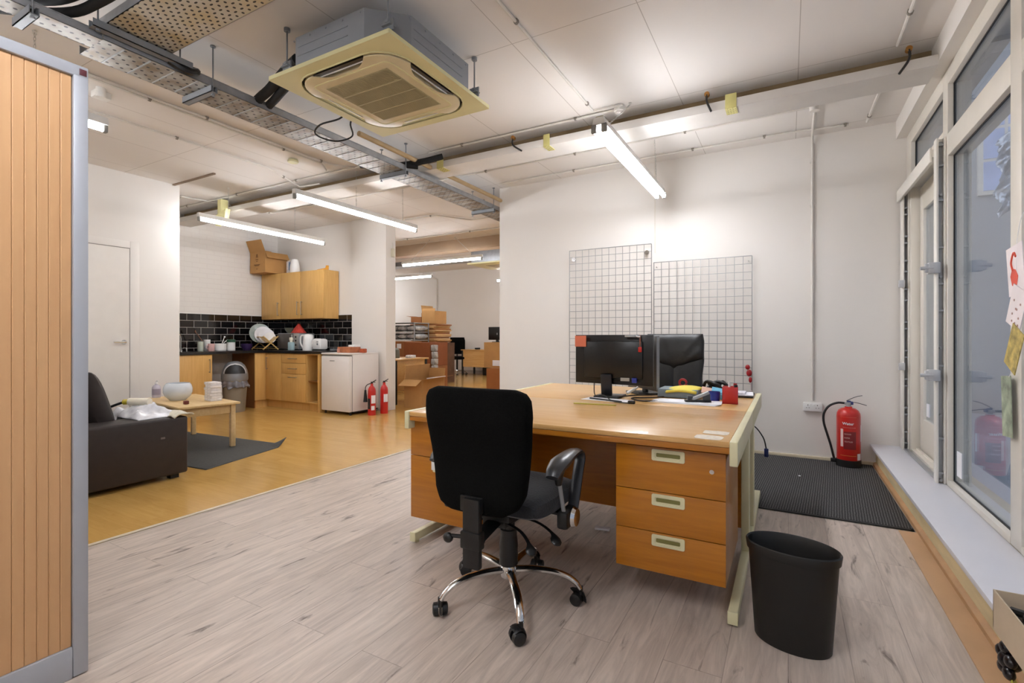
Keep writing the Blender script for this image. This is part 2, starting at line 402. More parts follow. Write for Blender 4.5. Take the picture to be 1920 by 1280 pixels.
# long beam slung under the ceiling, with a brown block painting the shadow above its white casing
struct('trim_3', bx(-7.9, .80, 3.89, 4.16, 2.775, 2.84, bev=.004), mat('beam_white', 'e3ded7', .6, var=.03))
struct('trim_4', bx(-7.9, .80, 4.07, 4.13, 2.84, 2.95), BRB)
TILE = bricks('black_metro_tile', '0c0b0c', '151213', '97928c', .205, .1045, .0045, 'YZ', .1, bump=.6, coat=.4, dz=-.007)
TILEB = bricks('black_metro_tile_back', '0c0b0c', '151213', '97928c', .205, .1045, .0045, 'XZ', .1, bump=.6, coat=.4, dz=-.007)
o = struct('trim_5', bx(-7.9, -7.888, 3.27, 5.62, .9, 1.47), TILE)
o = struct('trim_6', bx(-7.888, -6.02, 5.608, 5.62, .9, 1.47), TILEB)
struct('trim_7', bx(-7.9, -7.884, 3.27, 5.6, 1.47, 1.48).box(-7.888, -6.02, 5.603, 5.62, 1.47, 1.48), WPL)
SK = mat('skirting_paint', 'ddd6c9', .45)
struct('baseboard_back', bx(-3.12, .66, 5.255, 5.27, 0, .035, bev=.004), mat('cream_quadrant', 'd9cbb0', .5))
struct('baseboard_far', bx(-13, -2.65, 12.58, 12.6, 0, .1).box(-13, -2.65, 12.57, 12.6, .50, .58), mat('grey_dado', 'b9b2ab', .5))
struct('baseboard_left', bx(-6.45, -6.435, 2.8, 3.27, 0, .09, bev=.003), SK)
# wall seam strip above the mesh panels
struct('trim_8', bx(-1.228, -1.218, 5.266, 5.27, 2.0, 2.95), SK)
# left wall door
d = structe('door_1', (-6.45, 1.95, 0))
b = bx(-6.452, -6.445, 1.95, 2.745, .01, 2.105)
b.build('leaf', mat('door_paint', 'e4ded5', .4, var=.02), d, world=True)
b = bx(-6.451, -6.440, 2.75, 2.84, 0, 2.19, bev=.002).box(-6.451, -6.440, 1.86, 1.95, 0, 2.19, bev=.002).box(-6.451, -6.440, 1.95, 2.75, 2.112, 2.19, bev=.002)
b.build('door_frame', WALL, d, world=True)
b = bx(-6.4522, -6.4482, 2.745, 2.75, 0, 2.112).box(-6.4522, -6.4482, 1.95, 2.75, 2.105, 2.112)
b.build('shadow_gap', mat('door_gap', '8f8780', .8), d, world=True)
b = B().cyl((-6.445, 2.69, 1.06), (-6.435, 2.69, 1.06), .026).cyl((-6.44, 2.69, 1.06), (-6.39, 2.69, 1.06), .009)
b.tube([(-6.392, 2.69, 1.06), (-6.388, 2.67, 1.06), (-6.388, 2.575, 1.062)], .0095)
b.build('door_handle', CHROME, d, world=True)
# ------------------------------------------------------------------ window wall
struct('wall_right', bx(.66, 1.1, -2, 5.27, 0, .165), mat('plywood_riser', 'd9c79c', .6, var=.12, scale=7, stretch=(1, .4, 3)))
struct('baseboard_right', B().prism([(.66, 0), (.640, 0), (.640, .024), (.648, .034), (.66, .038)], 'Y', -2, 5.255), mat('brown_skirting', 'bd9468', .45, var=.1))
struct('trim_9', bx(.555, .640, -2, 3.58, 0, .005), mat('brown_edge_strip', 'c8a27c', .45, var=.08, scale=4))
struct('trim_10', bx(.62, .872, -2, 5.27, .165, .19, bev=.004), mat('white_sill', 'e4e4ea', .3, var=.01))
struct('wall_window_head', bx(.80, 1.1, -2, 5.27, 2.80, 2.95), wallmat('wh'))
struct('wall_window_pier', bx(.985, 1.1, 5.10, 5.27, .165, 2.8), wallmat('wpp'))
PANE = glassmat('window_glass', 'eef2f6', 0, 1.52, 1.15)
GASKET = mat('black_gasket', '1d1d1f', .6)
def bay(w, y0, y1, z0, z1, name='pane'):
    bx(.905, .911, y0, y1, z0, z1).build(name, PANE, w, world=True)
    g = bx(.898, .905, y0, y1, z0, z0+.008).box(.898, .905, y0, y1, z1-.008, z1).box(.898, .905, y0, y0+.008, z0, z1).box(.898, .905, y1-.008, y1, z0, z1)
    g.build('gasket', GASKET, w, world=True)
w1 = structe('window_1', (.9, 4.14, .19))
f = bx(.87, .985, 5.09, 5.268, .19, 2.80, bev=.004).box(.87, .985, 4.14, 5.09, 2.70, 2.80, bev=.004).box(.87, .985, 4.14, 5.09, 2.33, 2.44, bev=.004)
f.build('frame', UPVC, w1, world=True); bay(w1, 4.14, 5.09, 2.44, 2.70)
ys = [(3.03, 4.03), (1.93, 2.91), (.83, 1.81), (-.27, .71), (-1.9, -.39)]
for k, (y0, y1) in enumerate(ys):
    w = structe('window_%d' % (k+2), (.9, y0, .19))
    f = bx(.87, .985, y1, y1+(.11 if k == 0 else .12), .19, 2.80, bev=.004)
    f.box(.87, .985, y0, y1, 2.70, 2.80, bev=.004).box(.87, .985, y0, y1, 2.25, 2.39, bev=.004).box(.868, .985, y0, y1, .19, .222, bev=.004)
    if k == len(ys)-1: f.box(.87, .985, -2, y0, .19, 2.80, bev=.004)
    f.build('frame', UPVC, w, world=True)
    bay(w, y0, y1, .222, 2.25); bay(w, y0, y1, 2.39, 2.70)
d = structe('door_2', (.94, 4.14, .12))
b = bx(.925, .968, 4.97, 5.07, .19, 2.31, bev=.004).box(.925, .968, 4.16, 4.27, .19, 2.31, bev=.004).box(.925, .968, 4.27, 4.97, 2.12, 2.31, bev=.004).box(.925, .968, 4.27, 4.97, .19, .47, bev=.004)
b.build('leaf', UPVC, d, world=True)
bx(.944, .949, 4.27, 4.97, .47, 2.12).build('pane', PANE, d, world=True)
bx(.872, .965, 4.14, 5.09, .185, .21, bev=.004).box(.90, .915, 4.16, 5.07, .21, .225).build('threshold', UPVC, d, world=True)
b = bx(.938, .9435, 4.86, 4.93, .50, .60); b.build('sticker', PAPER, d, world=True)
solo('glass_sticker', bx(.9005, .9045, 3.88, 3.97, .27, .42), PAPER, 'small white paper sticker in bottom corner of the large window pane', 'sticker', (.9, 3.9, .3))
# folded security gate rails
g = thing('security_gate', 'cream steel retractable security gate framing the glazed door', 'gate', (.84, 4.65, .19))
b = bx(.822, .834, 5.13, 5.235, .19, 2.33, bev=.002).box(.858, .869, 5.13, 5.235, .19, 2.33, bev=.002)
b.build('side_rail', WHITE, g, world=True)
b = B()
zz = .24
while zz < 2.3:
    for s in (0, .055 if int(zz*100) % 3 else .09): b.box(.834, .858, 5.132, 5.192, zz+s, zz+s+.012)
    zz += .235
b.box(.834, .858, 5.19, 5.22, .19, 2.33)
b.build('lattice_stack', SILVER, g, world=True)
b = bx(.82, .832, 4.055, 4.12, .19, 2.38, bev=.002).box(.858, .869, 4.055, 4.12, .19, 2.38, bev=.002).box(.832, .858, 4.09, 4.12, .19, 2.38)
b.build('side_rail', WHITE, g, world=True)
b = B()
for zz in (.25, .47, .93, 1.28, 1.45, 1.68, 1.98, 2.20, 2.33): b.box(.832, .858, 4.06, 4.09, zz, zz+.012)
b.box(.833, .857, 4.084, 4.0895, .2, 2.36)
for zz in (.21, .62, 1.05, 1.50, 2.02): b.cyl((.845, 4.06, zz), (.845, 4.09, zz), .008)
b.build('lattice_stack', SILVER, g, world=True)
bx(.8125, .845, 4.12, 5.24, 2.28, 2.33, bev=.003).box(.80, .812, 4.12, 5.24, 2.25, 2.345, bev=.003).build('top_rail', WHITE, g, world=True)
bx(.83, .86, 4.12, 5.14, .19, .20, bev=.002).build('floor_track', SILVER, g, world=True)
for zz in (1.555, .875):
    b = bx(.775, .835, 4.02, 4.085, zz-.035, zz+.035, bev=.006).cyl((.80, 4.03, zz), (.735, 4.03, zz), .012).box(.758, .778, 4.022, 4.04, zz-.028, zz+.028, bev=.003)
    b.build('lock', mat('lock_grey', 'c4c4c4', .35, .3), g, world=True)
    bx(.795, .835, 5.10, 5.14, zz-.03, zz+.03, bev=.004).build('bracket', mat('lock_grey', 'c4c4c4', .35, .3), g, world=True)
# ------------------------------------------------------------------ outside the glass
struct('floor_outside', bx(.985, 9, -4, 11, -.1, .12), mat('outside_paving', 'b9bcc4', .7, var=.1, scale=2))
struct('wall_outside_end', bx(1.1, 9, 8.6, 8.8, 0, 9), mat('outside_render', 'a6a9ae', .8, var=.08, scale=.8))
struct('wall_outside_facing', bx(3.6, 3.8, -4, 8.6, 0, 6), bricks('outside_brick', '8d9096', '9da0a6', 'b2b4b8', .22, .075, .008, 'YZ', .8))
w = structe('window_8', (2.4, 8.58, 3.2))
bx(2.15, 3.15, 8.55, 8.6, 2.95, 4.25).build('frame', UPVC, w, world=True)
b = B()
for i in range(4):
    for j in range(3): b.box(2.2+i*.235, 2.40+i*.235, 8.54, 8.56, 3.0+j*.41, 3.37+j*.41)
b.build('pane', mat('sky_blue_pane', 'b7c6ec', .2, var=.15, scale=3), w, world=True)
b = B()
def crum(u, v):
    x, z = 1.75+1.0*u, 2.25+.75*v
    return Vector((x, 6.4+.16*noise.noise(Vector((x*7, 3, z*7)))+.08*noise.noise(Vector((x*19, 1, z*17)))+.05*noise.noise(Vector((x*41, 1, z*37))), z+.1*math.sin(u*9)))
b.sheet(crum, 70, 52)
o = solo('plastic_sheet', b, mat('shiny_plastic_sheet', 'c8cdd6', .12, .6, var=.2, scale=12), 'crumpled shiny plastic sheet outside behind the large window pane', 'plastic sheet', (2.2, 6.4, 2.6), smooth=180)
o.modifiers.new('thickness', 'SOLIDIFY').thickness = .004
# ------------------------------------------------------------------ world
wd = bpy.data.worlds.new('world'); SC.world = wd; wd.use_nodes = True
bg = wd.node_tree.nodes['Background']; bg.inputs[0].default_value = lin('c4cbd8'); bg.inputs[1].default_value = .9
# ------------------------------------------------------------------ things on the ceiling
CUPM = mat('porcelain_white', 'e8e6e0', .3)
def chain(b, p0, p1, link=.022):
    p0 = Vector(p0); p1 = Vector(p1); d = p1-p0; n = max(2, int(d.length/link)); d.normalize()
    u = d.orthogonal().normalized(); w = d.cross(u)
    for i in range(n):
        c = p0+(p1-p0)*((i+.5)/n); a = u if i % 2 else w; l = (p1-p0).length/n*.68
        b.tube([c-d*l+a*.0, c-d*l*.5+a*.005, c+d*l*.5+a*.005, c+d*l, c+d*l*.5-a*.005, c-d*l*.5-a*.005], .0016, n=4, closed=True)
def batten(name, label, x, y, z, L, axis='Y', twin=False, hooks=((.25, .55), (.75, .5)), group='fluorescent battens'):
    """batten from (x, y) along +axis; hooks: (place on fitting, place of the ceiling hook) as fractions"""
    t = thing(name, label, 'light', (x, y, z), R(-90) if axis == 'X' else 0, group)   # local +Y runs along the fitting
    hw = .045 if twin else .028
    b = B().prism([(-hw, .01), (-hw*.8, .065), (hw*.8, .065), (hw, .01)], 'X', 0, 0.0001) if 0 else B()
    prof = [(-hw, .012), (-hw*.75, .062), (hw*.75, .062), (hw, .012)]
    b.prism([(q[0], q[1]) for q in prof], 'Y', 0, L)
    b.build('housing', mat('fitting_white', 'e6e3dc', .4), t)
    for s in ((-.034, .034) if twin else (0,)):
        B().cyl((s, .03, -.012), (s, L-.03, -.012), .018, n=14).build('tube', TUBE, t)
        for yy in (.012, L-.012): bx(s-.018, s+.018, yy-.012, yy+.012, -.034, .02, bev=.003).build('lampholder', mat('lampholder_grey', '8d8a84', .5), t)
    ch = 2.95-z-.002
    for fy, hy in hooks:
        b = B(); chain(b, (0, fy*L, .06), (0, hy*L, ch-.012)); b.build('chain', mat('chain_steel', 'c6c4be', .4, .5), t)
        B().tube(arc((0, hy*L, ch-.014), .009, -60, 230, 8, 'YZ'), .002, n=5).cyl((0, hy*L, ch-.006), (0, hy*L, ch), .012).build('ceiling_hook', CUPM, t)
    return t
a = batten('fluorescent_batten', 'lit twin-tube fluorescent batten on chains in front of the mesh panels wall', -1.08, 3.09, 2.49, 1.8, twin=True, hooks=((.09, .41), (.9, .86)))
batten('fluorescent_batten', 'long lit fluorescent batten hanging between cable tray and kitchen', -4.17, 3.14, 2.49, 1.8, hooks=((.44, .44), (.86, .86)))
batten('fluorescent_batten', 'lit fluorescent batten hanging before the kitchen wall cupboard', -6.0, 3.24, 2.505, 1.8, hooks=((.2, .2), (.72, .72)))
batten('fluorescent_batten', 'lit end of fluorescent batten showing beside the tambour cupboard top', -3.94, -.25, 2.50, 1.8, hooks=((.25, .25), (.8, .8)))
batten('fluorescent_batten', 'lit fluorescent batten on splayed chains in the store room beyond the opening', -6.6, 7.4, 2.52, 1.86, axis='X', hooks=((.12, .36), (.9, .68)))
batten('fluorescent_batten', 'far fluorescent batten at store room left, cut by the kitchen pillar', -8.85, 8.9, 2.5, 1.8, axis='X', hooks=((.2, .2), (.8, .8)))
batten('fluorescent_batten', 'far fluorescent batten tip beside the edge of the white back wall', -6.25, 10.4, 2.5, 1.8, axis='X', hooks=((.2, .2), (.8, .8)))
# unseen fittings assumed behind the camera, and others added to brighten the store room
batten('fluorescent_batten', 'unseen twin fluorescent batten assumed in the window row, farthest from the mesh panels', -1.08, -1.1, 2.49, 1.8, twin=True)
batten('fluorescent_batten', 'unseen fluorescent batten assumed before the door in the left wall, behind the tambour cupboard', -5.6, -.6, 2.49, 1.8)
batten('fluorescent_batten', 'added unseen fluorescent batten deep in the store room, left side', -12, 9.8, 2.5, 1.8, axis='X')
batten('fluorescent_batten', 'added unseen fluorescent batten in the store room corner behind the white back wall', -6.3, 11.6, 2.5, 1.8, axis='X')
batten('fluorescent_batten', 'added unseen fluorescent batten nearest the back wall at the far left of the store room', -13, 11.5, 2.5, 1.8, axis='X')
batten('fluorescent_batten', 'added unseen fluorescent batten in the store room just behind the white back wall', -4.6, 8.6, 2.5, 1.8, axis='X')
# switch rose above the first batten
b = B().cyl((-1.17, 3.84, 2.905), (-1.17, 3.84, 2.95), .042, n=20).cyl((-1.17, 3.84, 2.89), (-1.17, 3.84, 2.905), .03, n=20)
solo('ceiling_rose', b, CUPM, 'white round ceiling rose above the twin batten lamp', 'ceiling rose', (-1.17, 3.84, 2.92))
solo('junction_box', bx(-1.15, -1.09, 3.22, 3.29, 2.56, 2.62, bev=.006), mat('khaki_box', 'a39a76', .5), 'khaki square junction box on the near end of twin batten', 'junction box', (-1.12, 3.25, 2.59))
# ---- air conditioning cassette
AX, AY = -2.197, 2.31
ac = thing('air_conditioner', 'square cream ceiling cassette air conditioner with grey metal casing', 'air conditioner', (AX, AY, 2.63))
h = .44; c = .17
b = B().prism([(-h+c, -h), (h-c, -h), (h, -h+c), (h, h-c), (h-c, h), (-h+c, h), (-h, h-c), (-h, -h+c)], 'Z', .025, .205, bev=.004)
for s in (-1, 1):   # pressed ribs on the two near sides
    pass
for zz in (.09, .14): b.box(-.25, .15, -h-.004, -h, zz, zz+.004).box(h, h+.004, -.25, .2, zz, zz+.004)
for i in range(5):
    b.cyl((-.28+i*.13, -h-.004, .185), (-.28+i*.13, -h, .185), .006, n=8).cyl((h, -.28+i*.13, .185), (h+.004, -.28+i*.13, .185), .006, n=8)
b.build('casing', mat('casing_galvanised', '8f9296', .5, .2, var=.03, scale=8), ac)
P = .472
ACC = mat('aged_cream_plastic', 'ddd6a4', .42, var=.05, scale=2)
def sq(r, rad, n=6, bow=0):
    out = []
    for k, (sx, sy, a0) in enumerate(((1, 1, 0), (-1, 1, 90), (-1, -1, 180), (1, -1, 270))):
        for i in range(n+1):
            a = R(a0+90*i/n); out.append(((r-rad)*sx+rad*math.cos(a), (r-rad)*sy+rad*math.sin(a)))
    return out
def ringpanel(b, o_, i_, z0, z1):
    n = len(o_)
    A = [b.v((p[0], p[1], z0)) for p in o_]; Bq = [b.v((p[0], p[1], z0)) for p in i_]
    C = [b.v((p[0], p[1], z1)) for p in o_]; D = [b.v((p[0], p[1], z1)) for p in i_]
    b.bridge(A, Bq); b.bridge(C, D); b.bridge(A, C); b.bridge(Bq, D)
b = B(); ringpanel(b, sq(P, .008), sq(.400, .19), -.004, .018); ringpanel(b, sq(.404, .192), sq(.397, .188), -.009, .0)
b.build('fascia', ACC, ac)
b = B().prism(sq(.405, .19), 'Z', .019, .023); b.build('air_channel', mat('dark_slot', '1c1710', .6), ac)
# centre panel, waisted at each side where the louvres are
def waist(r, rad, dip, n=8):
    pts = []
    base = sq(r, rad, 8)
    m = len(base)
    for k in range(m):
        p = base[k]; pts.append(p)
        if (k+1) % 9 == 0:   # end of a corner: add the dipped side
            q = base[(k+1) % m]
            for t in (.06, .14, .25, .5, .75, .86, .94):
                x = p[0]+(q[0]-p[0])*t; y = p[1]+(q[1]-p[1])*t
                dd = dip*min(1, max(0, min(t, 1-t)/.2))
                l = math.hypot(x, y)
                if abs(p[0]-q[0]) < abs(p[1]-q[1]): x -= math.copysign(dd, x)
                else: y -= math.copysign(dd, y)
                pts.append((x, y))
    return pts
wp = waist(.382, .176, .066)
b = B().prism(wp, 'Z', -.012, .012, bev=.005); b.build('centre_panel', mat('cream_panel', 'd9cba4', .4, var=.03), ac)
GR = mat('dark_grille', 'b0a47d', .6, var=.05)
b = bx(-.245, .245, -.245, .245, -.0135, -.011)
for i in range(68): b.box(-.24, .24, -.24+i*.00702, -.24+i*.00702+.003, -.0165, -.0130)
for k in (-.12, 0, .12): b.box(-.24, .24, k-.004, k+.004, -.0178, -.013)
b.build('intake_grille', GR, ac)
b = B(); ringpanel(b, sq(.305, .04), sq(.297, .038), -.0145, -.011); b.build('grille_border', ACC, ac)
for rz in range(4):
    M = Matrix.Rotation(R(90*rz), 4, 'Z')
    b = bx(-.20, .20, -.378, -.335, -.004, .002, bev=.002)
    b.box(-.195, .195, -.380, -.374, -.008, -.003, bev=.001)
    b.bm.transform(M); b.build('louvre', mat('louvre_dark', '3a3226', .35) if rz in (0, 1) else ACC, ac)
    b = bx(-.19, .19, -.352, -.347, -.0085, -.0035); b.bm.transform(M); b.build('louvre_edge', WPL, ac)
bx(.325, .335, -.02, .02, -.0135, -.011).build('badge', mat('badge_grey', '8d8a7c', .4), ac)
for sx, sy in ((1, -1), (-1, -1), (1, 1), (-1, 1)):
    x, y = sx*.40, sy*.40
    b = B().cyl((x, y, .09), (x, y, .3185), .005, n=8).cyl((x, y, .10), (x, y, .115), .018, n=6).cyl((x, y, .30), (x, y, .3185), .018, n=12)
    b.box(x-.03, x+.03, y-.02, y+.02, .085, .093).box(x-.035, x+.035, y-.004, y+.004, .06, .12)
    b.build('hanger_rod', DSTEEL, ac)
b = B().tube(smooth_pts([(-.40, -.33, .17), (-.50, -.30, .175), (-.62, -.27, .165), (-.82, -.22, .14), (-1.04, -.17, .12), (-1.10, -.05, .12)]), .032, n=10)
b.tube(smooth_pts([(-.43, -.27, .13), (-.52, -.24, .13), (-.66, -.21, .125), (-.86, -.15, .115), (-1.05, -.08, .115), (-1.12, .05, .12)]), .028, n=10)
b.build('insulated_pipe', RUBBER, ac)
b = B().tube(smooth_pts([(-.44, .08, .1), (-.52, .12, .02), (-.62, .02, -.05), (-.70, .05, -.09), (-.66, .18, -.10), (-.56, .25, -.06), (-.50, .18, .0), (-.44, .2, .08)]), .006, n=6)
b.build('control_cable', BLACK, ac)
# ---- cable trays
def tray(name, label, x0, x1, y0, y1, z, m, fl=.05, group=None, run='Y'):
    t = thing(name, label, 'cable tray', (x0, y0, z), 0, group)
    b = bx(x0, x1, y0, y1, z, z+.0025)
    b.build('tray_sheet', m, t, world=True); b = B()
    if run == 'Y': b.box(x0, x0+.0025, y0, y1, z, z+fl).box(x1-.0025, x1, y0, y1, z, z+fl).box(x0-.008, x0, y0, y1, z+fl-.003, z+fl).box(x1, x1+.008, y0, y1, z+fl-.003, z+fl)
    else: b.box(x0, x1, y0, y0+.0025, z, z+fl).box(x0, x1, y1-.0025, y1, z, z+fl)
    b.build('side_flange', STEEL, t, world=True); return t
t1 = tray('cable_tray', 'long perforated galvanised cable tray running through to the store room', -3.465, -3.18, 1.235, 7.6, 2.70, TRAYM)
b = B()
for k in range(48): b.box(-3.455, -3.19, 1.33+k*.13, 1.338+k*.13, 2.697, 2.7015)
b.build('pressed_rib', STEEL, t1, world=True)
def unistrut(name, x0, x1, y0, y1, z, parent=None):
    b = bx(x0, x1, y0, y1, z, z+.004)
    if x1-x0 > y1-y0: b.box(x0, x1, y0, y0+.004, z, z+.04).box(x0, x1, y1-.004, y1, z, z+.04).box(x0, x1, y0+.006, y0+.013, z+.037, z+.04).box(x0, x1, y1-.013, y1-.006, z+.037, z+.04)
    else: b.box(x0, x0+.004, y0, y1, z, z+.04).box(x1-.004, x1, y0, y1, z, z+.04)
    return b.build(name, DSTEEL, parent, world=True)
def rod(b, x, y, z0, z1=2.9495):
    b.cyl((x, y, z0), (x, y, z1), .0045, n=8).cyl((x, y, z1-.006), (x, y, z1), .016, n=10).cyl((x, y, z0-.004), (x, y, z0+.006), .011, n=6)
for yy in (1.80, 3.60, 5.2):
    unistrut('support_bracket', -3.48, -3.15, yy-.02, yy+.021, 2.655, t1)
    for rx in ((-3.165, -3.475) if yy > 3 else (-3.165,)):
        b = B(); rod(b, rx, yy, 2.64); b.build('threaded_rod', DSTEEL, t1, world=True)
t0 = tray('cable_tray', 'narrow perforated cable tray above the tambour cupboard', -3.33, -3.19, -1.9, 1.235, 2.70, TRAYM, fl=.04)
unistrut('support_bracket', -3.36, -3.15, .93, .97, 2.66, t0)
b = B(); rod(b, -3.17, .95, 2.65); b.build('threaded_rod', DSTEEL, t0, world=True)
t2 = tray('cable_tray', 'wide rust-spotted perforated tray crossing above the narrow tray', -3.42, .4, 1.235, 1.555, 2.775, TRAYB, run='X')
unistrut('support_channel', -3.175, -3.125, 1.17, 1.66, 2.725, t2)
for ry in (1.20, 1.60): b = B(); rod(b, -3.15, ry, 2.72); b.build('threaded_rod', DSTEEL, t2, world=True)
b = B().tube(smooth_pts([(-3.9, .75, 2.91), (-3.35, 1.0, 2.83), (-3.1, 1.1, 2.84), (-2.6, 1.15, 2.87), (-1.8, 1.18, 2.88)]), .028, n=10)
b.tube(smooth_pts([(-3.9, .85, 2.9), (-3.3, 1.08, 2.79), (-3.05, 1.17, 2.82), (-2.5, 1.2, 2.85), (-1.8, 1.22, 2.88)]), .024, n=10)
solo('insulated_pipe', b, RUBBER, 'black insulated pipes curving behind the wide cable tray', 'pipe', (-3.1, 1.1, 2.84))
b = B()
for k, (dx, r) in enumerate(((.07, .012), (.11, .009), (.15, .014), (.20, .012), (.235, .01))):
    b.tube(smooth_pts([(-3.45+dx, 1.62+.01*k, 2.74), (-3.45+dx+.01, 2.4, 2.72+.006*k), (-3.45+dx-.01, 3.5, 2.73), (-3.45+dx+.012, 5, 2.725), (-3.45+dx, 7.5, 2.73)]), r, n=6)
solo('cable_bundle', b, BLACK, 'bundle of black cables lying in the long cable tray', 'cables', (-3.3, 3, 2.73))
b = B().tube(smooth_pts([(-3.17, 1.55, 2.74), (-3.14, 1.63, 2.71), (-3.16, 1.70, 2.74), (-3.22, 1.66, 2.76)]), .022, n=8)
solo('cable_coil', b, BLACK, 'thick black cable coil hanging at end of the grey strut channel', 'cable', (-3.15, 1.6, 2.73))
b = B().tube(smooth_pts([(-3.62, 3.52, 2.80), (-3.3, 3.62, 2.77), (-3.05, 3.7, 2.79), (-2.9, 3.82, 2.85)]), .03, n=8).tube(smooth_pts([(-3.6, 3.45, 2.77), (-3.3, 3.55, 2.76), (-3.1, 3.7, 2.75)]), .026, n=8)
solo('insulated_pipe', b, RUBBER, 'black pipe knot where the long tray passes the beam', 'pipe', (-3.3, 3.6, 2.78))
b = B().tube([(-3.10, 2.95, 2.80), (-3.10, 5.24, 2.80), (-3.14, 5.6, 2.80), (-3.14, 7.6, 2.80)], .022, n=10)
solo('copper_pipe', b, mat('dusty_tan_pipe', 'b39871', .5, var=.1), 'dusty tan pipe running beside the long cable tray', 'pipe', (-3.1, 4, 2.8))
# ---- surface conduits
CL = mat('conduit_clip', '8b8378', .6)
def conduit(label, pts, r=.009, clips=1.15, group='ceiling conduits', off=0.3):
    t = thing('conduit', label, 'conduit', pts[0], 0, group)
    B().tube(pts, r, n=8).build('pipe', CONDUIT, t, world=True)
    b = B(); n = 0; acc = off
    for p, q in zip(pts, pts[1:]):
        p = Vector(p); q = Vector(q); L = (q-p).length
        while acc < L:
            c = p+(q-p)*(acc/L); d = (q-p).normalized(); b.cyl(c-d*.008, c+d*.008, r+.005, n=8); b.box(c.x-.012, c.x+.012, c.y-.012, c.y+.012, c.z-.002, min(2.949, c.z+r+.004)); acc += clips; n += 1
        acc -= L
    if n: b.build('saddle_clip', CL, t, world=True)
    return t
Z = 2.934
conduit('conduit on the ceiling leading to the twin batten lamp', [(-1.37, -1.9, Z), (-1.37, 3.78, Z), (-1.13, 3.80, Z)], off=.95)
conduit('conduit just before the slung beam, right of the air conditioner', [(-3.1, 3.86, Z), (-1.2, 3.86, Z)], off=.4)
conduit('conduit before the slung beam, on the kitchen side of the trays', [(-7.8, 3.80, Z), (-4.2, 3.80, Z), (-3.5, 3.86, Z)], off=.5)
conduit('conduit on the ceiling nearest the tambour cupboard', [(-4.27, -1.9, Z), (-4.27, 3.55, Z), (-4.4, 3.72, Z)], off=.4)
conduit('second of two close parallel ceiling conduits left of the tray', [(-4.22, -1.9, Z), (-4.22, 3.6, Z), (-3.55, 4.5, Z), (-3.55, 5.6, Z)], off=.8)
conduit('conduit ending in a crank beside the batten between tray and kitchen', [(-4.88, -1.9, Z), (-4.88, 3.35, Z), (-5.02, 3.86, Z-.05), (-4.72, 3.90, Z-.05)], off=.9)
conduit('conduit beyond the beam, running to the box over the wall riser', [(-4.6, 4.62, Z), (.17, 4.57, Z)], off=.65, clips=1.05)
conduit('conduit along the top of the white back wall', [(-3.0, 5.06, Z), (.0, 5.04, Z), (.45, 5.10, Z)], off=.95, clips=.62)
conduit('conduit along the ceiling beside the window bulkhead', [(.60, -1.9, Z), (.595, 3.86, Z)], off=.6, clips=1.2, r=.011)
conduit('short conduit between beam and back wall beside the window', [(.595, 4.18, Z), (.58, 5.1, Z)], off=.8, r=.011)
conduit('conduit bordering the alcove ceiling over the kitchen', [(-7.8, 3.50, Z), (-6.85, 3.50, Z), (-6.62, 4.62, Z), (-4.6, 4.62, Z)], off=.9)
conduit('conduit crossing the store room ceiling before its beam', [(-9.5, 7.1, Z), (-3.2, 7.1, Z)], off=.5, clips=1.4)
conduit('pair of pipes turning in the opening ceiling', [(-5.2, 5.9, Z), (-4.6, 5.9, Z), (-4.3, 6.4, Z), (-2.8, 6.4, Z)], off=.5)
# wall riser to the socket
r = thing('conduit', 'white vertical conduit running down the back wall to the double socket', 'conduit', (.19, 5.26, .54))
B().tube([(.185, 4.60, 2.935), (.188, 5.20, 2.93), (.19, 5.255, 2.87), (.19, 5.257, .54)], .011, n=10).build('pipe', CONDUIT, r, world=True)
b = B()
for zz in (.9, 1.6, 2.3, 2.7): b.box(.172, .208, 5.25, 5.27, zz, zz+.014)
b.build('saddle_clip', CONDUIT, r, world=True)
b = B().cyl((.18, 4.57, 2.90), (.18, 4.57, 2.95), .034, n=20); b.build('junction_box', CONDUIT, r, world=True)
# brackets, hooks and straps on the beam
HK = mat('black_hook', '1c1a18', .5)
for i, (x, lab, sh) in enumerate(((.652, 'black cable hook on brass fixing near the window end of the beam', [(0, 0), (.0, -.06), (-.05, -.14)]), (-.522, 'black cable hook under the beam beside the wide yellow strap', [(0, 0), (0, -.05), (.03, -.13)]), (-2.152, 'black cable hook under the beam right of the trays', [(0, 0), (0, -.06), (.09, -.13)]))):
    t = thing('cable_hook', lab, 'hook', (x, 3.88, 2.9), 0, 'hooks on the beam')
    B().cyl((x, 3.89, 2.90), (x, 3.86, 2.90), .018, n=12).build('fixing', mat('brass_fixing', 'a5763c', .4, .6), t, world=True)
    B().tube(smooth_pts([(x+p, 3.865, 2.895+q) for p, q in sh], 4), .0075, n=6).build('cable_tail', HK, t, world=True)
YM = dotted('yellow_strap', 'e2d98c', '6f683a', .035, .03, .004, slot=False, metal=0, rough=.5)
for x, w, lab in ((-.40, .075, 'wide yellow perforated strap wrapped over the beam near the window'), (-1.86, .06, 'bent yellow perforated strap on the beam left of the twin batten'), (-3.02, .08, 'yellow strap on the beam beside the cable tray')):
    b = bx(x, x+w, 3.885, 3.888, 2.775, 2.875, bev=.001).box(x, x+w, 3.885, 4.0, 2.770, 2.774)
    solo('yellow_strap', b, YM, lab, 'strap', (x, 3.886, 2.8), group='yellow straps on the beam')
b = bx(-6.58, -6.50, 3.8, 3.90, 2.70, 2.93, bev=.004).prism([(-6.64, 2.70), (-6.36, 2.78), (-6.40, 2.62), (-6.58, 2.58)], 'Y', 3.78, 3.84)
solo('junction_bracket', b, mat('pale_yellow', 'e4dca0', .5), 'pale yellow bracket block on the beam above the kitchen batten', 'bracket', (-6.5, 3.82, 2.7))
